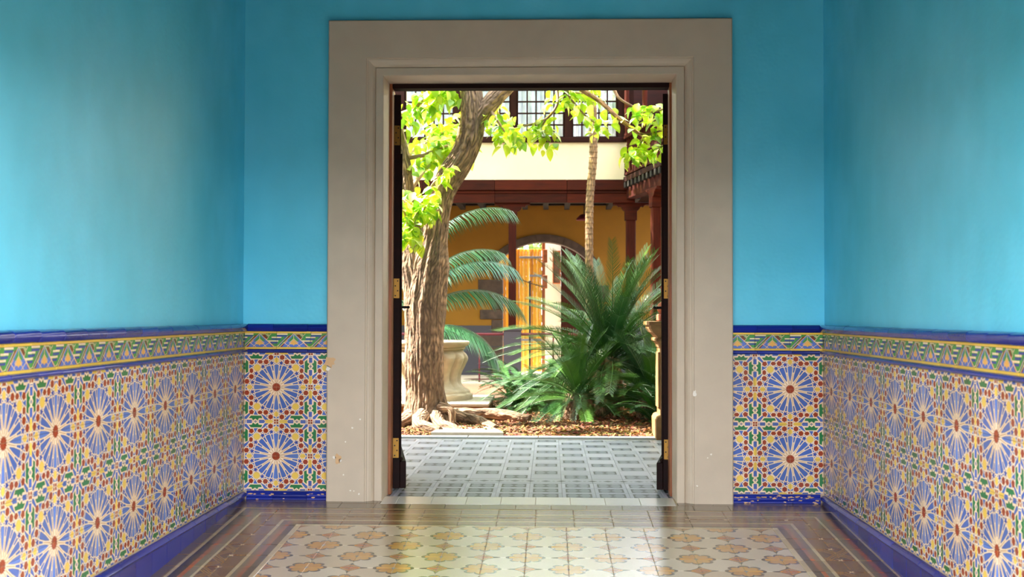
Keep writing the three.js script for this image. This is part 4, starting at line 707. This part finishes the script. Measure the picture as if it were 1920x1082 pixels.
// the windows of the upper floor
{
  const s = structure('trim_3', box(-7.1, 1.185, 3.75, 3.825, ZF - 0.25, ZF + 0.05, 0.01), M.window, 'dark sill beam under the far windows', 'sill');
  const sp = [[-2.28, -1.5], [-1.4, -0.615], [-0.53, 0.222], [0.33, 1.045]];
  sp.forEach(([x0, x1], i) => {
    const w = group('window_' + (i + 1), (x0 + x1) / 2, 3.825, ZF - 0.08); tag(w, ['many-paned window hidden deepest among the leaves, left of the trunk', 'many-paned window directly behind the leaning trunk', 'many-paned window above the wooden column, half covered by hanging leaves', 'many-paned window beside the far corner, crossed by the slender palm'][i], 'window', null, 'structure');
    const W = x1 - x0, H = 1.15, f = 0.028;
    mesh('frame', [box(-W / 2, -W / 2 + f, 0, H, -0.04, 0.03, 0.004), box(W / 2 - f, W / 2, 0, H, -0.04, 0.03, 0.004), box(-W / 2 + f, W / 2 - f, 0, f, -0.04, 0.03, 0.004), box(-W / 2 + f, W / 2 - f, H - f, H, -0.04, 0.03, 0.004)], M.window, w);
    const cx = (W - 2 * f) / 5, cy = (H - 2 * f) / 6, b = 0.011;
    for (let k = 1; k < 5; k++) mesh('muntin', box(-W / 2 + f + k * cx - b, -W / 2 + f + k * cx + b, f, H - f, -0.02, 0.015), M.window, w);
    for (let k = 1; k < 6; k++) mesh('muntin', box(-W / 2 + f, W / 2 - f, f + k * cy - b, f + k * cy + b, -0.018, 0.013), M.window, w);
    for (let a = 0; a < 5; a++) for (let c = 0; c < 6; c++) mesh('pane', box(-W / 2 + f + a * cx + 0.002, -W / 2 + f + (a + 1) * cx - 0.002, f + c * cy + 0.002, f + (c + 1) * cy - 0.002, -0.004, 0.0), M.glass, w);
    const g = new THREE.PlaneGeometry(W - 0.04, H, 90, 1), p = g.attributes.position; for (let k = 0; k < p.count; k++) { const x = p.getX(k); p.setZ(k, 0.02 * Math.sin(x * 62 + 1.3 * Math.sin(x * 9)) + 0.006 * Math.sin(x * 150)); } g.computeVertexNormals(); g.translate((x0 + x1) / 2, 3.84 + H / 2, ZF - 0.25);
    tag(mesh('curtain', g, M.curtain), ['white pleated curtain in the window hidden among leaves left of the trunk', 'white pleated curtain in the window behind the leaning trunk', 'white pleated curtain in the window half covered by hanging leaves', 'white pleated curtain in the window crossed by the slender palm'][i], 'curtain');
  });
  const posts = structure('trim_4', box(-7.1, -2.28, 3.825, 5.0, ZF - 0.2, ZF), M.window, 'dark wooden posts between the far windows', 'posts');
  for (const [a, b] of [[-1.5, -1.4], [-0.615, -0.53], [0.222, 0.33], [1.045, 1.185]]) mesh('post', swapUV(box(a, b, 3.825, 5.0, ZF - 0.2, ZF + 0.01, 0.006)), M.window, posts);
  structure('wall_room_behind_windows', [box(-3, 1.4, 3.2, 5.0, -13.2, -13.0), box(-3, 1.4, 3.17, 3.25, -13, ZF - 0.3)], M.cream, 'pale wall of the room behind the far windows', 'wall');
}
// yellow wall with the stone arch
{
  const ZY = -13.5, s = new THREE.Shape();
  s.moveTo(-7, 0); s.lineTo(-7, 3.02); s.lineTo(3.5, 3.02); s.lineTo(3.5, 0); s.lineTo(0.62, 0); s.lineTo(0.62, 1.92); s.lineTo(0.74, 1.92);
  const arc = [], cx = -0.12, hw = 0.86, rise = 0.43, R = (hw * hw + rise * rise) / (2 * rise), cyy = 1.92 + rise - R, a0 = Math.asin(hw / R); for (let i = 0; i <= 24; i++) { const a = a0 - (i / 24) * 2 * a0; arc.push([cx + R * Math.sin(a), cyy + R * Math.cos(a)]); }
  arc.forEach(([x, y]) => s.lineTo(x, y)); s.lineTo(-0.83, 1.92); s.lineTo(-0.83, 0); s.closePath();
  const g = extrude(s, 0.3); g.translate(0, 0, ZY - 0.3); const w = structure('wall_arcade', g, M.yellow, 'ochre yellow wall of the far gallery pierced by a low stone arch', 'wall');
  // voussoirs
  const n = 9; for (let i = 0; i < n; i++) { const a = -a0 - 0.04 + (i / n) * (2 * a0 + 0.08), b = -a0 - 0.04 + ((i + 1) / n) * (2 * a0 + 0.08) - 0.004, q = []; for (const [r, from, to] of [[R, a, b], [R + 0.125, b, a]]) for (let k = 0; k <= 3; k++) { const t = from + ((to - from) * k) / 3; q.push([cx + r * Math.sin(t), cyy + r * Math.cos(t)]); } const e = extrude(poly(q), 0.34, 0.004); e.translate(0, 0, ZY - 0.31 + rr(0, 0.012)); mesh('arch_stone', e, M.darkStone, w); }
  for (const [x0, x1, y0, y1] of [[-1.18, -0.985, 2.03, 2.155], [-1.0, -0.825, 1.7, 1.92], [-1.255, -0.825, 1.44, 1.69], [-1.01, -0.825, 1.175, 1.43], [-1.22, -0.825, 1.0, 1.165], [-1.02, -0.825, 0.72, 0.99], [-1.24, -0.825, 0.53, 0.71], [-1.02, -0.825, 0.05, 0.52], [0.615, 0.8, 1.6, 1.92], [0.615, 1.02, 1.3, 1.59], [0.615, 0.82, 0.9, 1.29], [0.615, 1.0, 0.6, 0.89], [0.615, 0.8, 0.05, 0.59]]) mesh('quoin_stone', box(x0, x1, y0, y1, ZY - 0.31, ZY + rr(0.015, 0.03), 0.008), M.darkStone, w);
  mesh('dado_paint', [box(-7, -0.83, 0.03, 0.89, ZY - 0.01, ZY + 0.012), box(0.62, 3.5, 0.03, 0.89, ZY - 0.01, ZY + 0.012)], M.grayPaint, w);
}
// slatted gate and what stands beyond the arch
{
  const ZG = -14.15, g = group('slatted_gate', -0.95, 0.06, ZG); tag(g, 'tall yellow gate of narrow upright slats with grey iron straps inside the arch', 'gate');
  for (let i = 0; i < 26; i++) { const x = i * 0.0305; mesh('slat', box(x, x + (i % 2 ? 0.033 : 0.03), 0, 2.2, -0.01 - 0.012 * (i % 2), 0.012 - 0.012 * (i % 2), 0.004), M.gate[[1, 0, 2, 1, 3, 0, 1, 2][i % 8]], g); }
  for (const [y, x0, x1] of [[2.03, 0.4, 0.8], [1.7, 0.58, 0.8], [0.55, 0.02, 0.8]]) mesh('strap', box(x0, x1, y, y + 0.04, 0.013, 0.022, 0.003), M.strap, g);
  mesh('rail', box(0, 0.79, 2.16, 2.2, -0.035, -0.024), M.gate[3], g); mesh('rail', box(0, 0.79, 0.25, 0.3, -0.035, -0.024), M.gate[3], g);
  const p = group('gate_post', -0.12, 0.03, ZG); tag(p, 'orange brown timber post with stub blocks beside the slatted gate', 'post'); mesh('post', swapUV(box(-0.03, 0.03, 0, 2.35, -0.05, 0.03, 0.006)), M.frameWood, p); for (const y of [1.52, 1.98]) mesh('block', box(-0.01, 0.07, y, y + 0.24, 0.03, 0.06, 0.006), M.frameWood, p);
  const h = structure('wall_white_beyond', box(-0.14, 0.2, 0, 3.4, -15.3, -15.1), M.white, 'white wall strip seen through the arch behind the cycad', 'wall');
  const wn = group('window_5', 0.12, 1.66, -15.08); tag(wn, 'small brown-framed window in the white wall beyond the arch', 'window', null, 'structure'); mesh('frame', [box(-0.075, -0.06, 0, 0.62, 0, 0.03), box(0.06, 0.075, 0, 0.62, 0, 0.03), box(-0.06, 0.06, 0, 0.02, 0, 0.03), box(-0.06, 0.06, 0.6, 0.62, 0, 0.03)], M.frameWood, wn); mesh('pane', box(-0.06, 0.06, 0.02, 0.6, 0.005, 0.012), M.darkStone, wn);
  structure('door_3', box(0.2, 0.75, 0, 2.6, -15.0, -14.9), M.woodDark, 'dark reddish brown door beyond the arch, behind the cycad fronds', 'door');
  const hedge = group('hedge', -0.6, 0.0, -17); tag(hedge, 'sunlit green hedge seen above the slatted gate', 'hedge');
  const im = new THREE.InstancedMesh(new THREE.SphereGeometry(0.06, 5, 4), S({ color: 0x66803a, roughness: 0.9 }), 1600), o = new THREE.Object3D(); for (let i = 0; i < 1600; i++) { o.position.set(rr(-2, 1.6), rr(0, 3.1), rr(-0.3, 0.3)); o.rotation.set(rr(0, 6), rr(0, 6), 0); o.scale.set(rr(0.6, 1.4), rr(0.3, 0.6), rr(0.6, 1.4)); o.updateMatrix(); im.setMatrixAt(i, o.matrix); } im.name = 'foliage'; im.userData.kind = 'stuff'; hedge.add(im);
  structure('yard_ground', box(-5, 5, -0.2, 0.02, -22, -15.9), M.pave, 'sunny pale ground beyond the arch', 'ground');
  // sagging chain before the gate
  const ch = group('hanging_chain', -0.86, 1.62, -13.95); tag(ch, 'thin dark chain sagging across the slatted gate', 'chain');
  for (let i = 0; i < 26; i++) { const t = i / 25, x = 0.12 + t * 0.62, y = 0.2 - 0.36 * t + 0.12 * (t * t) , l = new THREE.TorusGeometry(0.013, 0.0045, 6, 10); l.scale(1.4, 0.8, 1); l.rotateX(i % 2 ? Math.PI / 2 : 0); l.rotateZ(-0.4 + 0.3 * t); l.translate(x, y, 0); mesh('link', l, M.iron, ch); }
  const pp = group('thin_post', -0.36, 0.03, -13.9); tag(pp, 'thin dark post standing before the slatted gate', 'post'); mesh('post', bar([0, 0, 0], [0, 1.62, 0], 0.018), M.iron, pp); mesh('knob', lathe([[0, 0], [0.024, 0.01], [0.024, 0.03], [0, 0.04]], 12).translate(0, 1.62, 0), M.iron, pp);
}
// hanging lamp under the far gallery
{
  const l = group('hanging_lamp', 0.55, 2.62, -12.2); tag(l, 'small dark metal lamp hanging under the far gallery ceiling', 'lamp');
  mesh('rod', bar([0, 0.1, 0], [0, 0.4, 0], 0.008), M.iron, l); mesh('shade', lathe([[0.01, 0.1], [0.06, 0.09], [0.12, 0.03], [0.13, 0.0], [0.12, 0.0], [0.05, 0.075], [0.01, 0.085]], 20), M.rail, l);
}

// ------------------------------------------------------------------ the angled gallery on the right
{
  const A = V(1.184, 0, -11.2), B = V(1.53, 0, -9.4), ry = Math.atan2(-(B.z - A.z), B.x - A.x), L = 4.2;
  const b = group('wooden_balcony', A.x, 0, A.z, ry); tag(b, 'brown wooden balcony with turned balusters and panelled front in the far corner', 'balcony');
  const out = 1;                                     // local +z is the courtyard side or its back; the rail stands on z = 0
  mesh('floor_beam', box(0, L, 3.12, 3.2, -0.04, 0.06, 0.006), M.woodDark, b); mesh('floor', box(0, L, 3.1, 3.14, -1.6, -0.06), M.woodDark, b);
  mesh('bottom_rail', box(0, L, 3.22, 3.26, -0.03, 0.05, 0.006), M.woodGray, b); mesh('middle_rail', box(0, L, 3.44, 3.49, -0.03, 0.05, 0.006), M.woodGray, b); mesh('handrail', box(0, L, 3.78, 3.83, -0.04, 0.06, 0.012), M.wood[0], b);
  for (let i = 0; i < 14; i++) { mesh('panel', box(i * 0.3 + 0.03, i * 0.3 + 0.28, 3.265, 3.435, 0.0, 0.02, 0.004), M.woodGray, b); mesh('panel_stile', box(i * 0.3 - 0.02, i * 0.3 + 0.025, 3.26, 3.44, -0.02, 0.04, 0.004), M.woodGray, b); }
  const bg = lathe([[0.012, 0], [0.02, 0.01], [0.02, 0.03], [0.011, 0.05], [0.024, 0.12], [0.012, 0.18], [0.02, 0.2], [0.012, 0.22], [0.016, 0.28], [0.012, 0.29]], 10); bg.translate(0, 3.49, 0.01);
  for (let i = 0; i < 38; i++) { const m = mesh('baluster', bg, M.wood[0], b); m.position.x = 0.06 + i * 0.11; }
  for (let i = 0; i < 20; i++) mesh('corbel', box(i * 0.21, i * 0.21 + 0.09, 3.03, 3.12, -0.3, 0.06, 0.01), M.woodBlack, b);
  mesh('lower_beam', box(-0.05, L, 2.87, 3.05, -0.16, 0.0, 0.008), M.woodGray, b);
  for (const x of [0.02, 1.05, 2.6]) mesh('post', lathe([[0.03, 0], [0.045, 0.02], [0.03, 0.06], [0.04, 0.5], [0.03, 1.0], [0.03, 1.4]], 14).translate(x, 3.83, 0.01), M.wood[2], b);
  mesh('roof_beam', box(0, L, 5.0, 5.2, -0.1, 0.2), M.woodDark, b);
  // wall behind the balcony with boarded doors
  const w = structure('wall_right_gallery', [box(-2.2, 4.4, 3.14, 5.4, -1.7, -1.5), box(-2.3, -2.2, 3.14, 5.4, -1.7, -0.2)], M.woodDark, 'dark boarded wall behind the corner balcony', 'wall'); w.position.set(A.x, 0, A.z); w.rotation.y = ry;
  const w2 = structure('wall_right_lower', [box(0.8, 7.5, 0, 3.1, -2.5, -2.2)], M.yellow, 'ochre lower wall in the shade of the angled gallery', 'wall'); w2.position.set(A.x, 0, A.z); w2.rotation.y = ry;
  const d = group('door_4', A.x, 0, A.z, ry); tag(d, 'brown panelled door opening on the corner balcony', 'door', null, 'structure');
  mesh('door_frame', box(0.15, 1.6, 3.16, 4.95, -1.5, -1.44, 0.01), M.woodDark, d); for (const x of [0.24, 0.92]) { mesh('door_panel', box(x, x + 0.6, 3.2, 3.9, -1.44, -1.4, 0.01), M.wood[0], d); mesh('door_panel', box(x, x + 0.6, 4.0, 4.85, -1.44, -1.4, 0.01), M.wood[2], d); }
  const end = structure('wall_corner_return', box(1.19, 1.29, 3.17, 5.2, -13.0, ZF), M.woodDark, 'dark boarded return beside the corner balcony', 'wall');
  const cz = -9.75, cxx = A.x + (cz - A.z) * ((B.x - A.x) / (B.z - A.z));
  column(cxx + 0.03, cz, 0.13, 0.03, 2.87, 'brown wooden column under the corner balcony, nearest the stone pier', ry, M.wood[2]);
  structure('wall_right_wing', box(3.2, 3.5, 0, 5.6, -8.6, -0.32), M.cream, 'cream wall on the courtyard\'s right side', 'wall');
}
renderer.render(scene, camera);
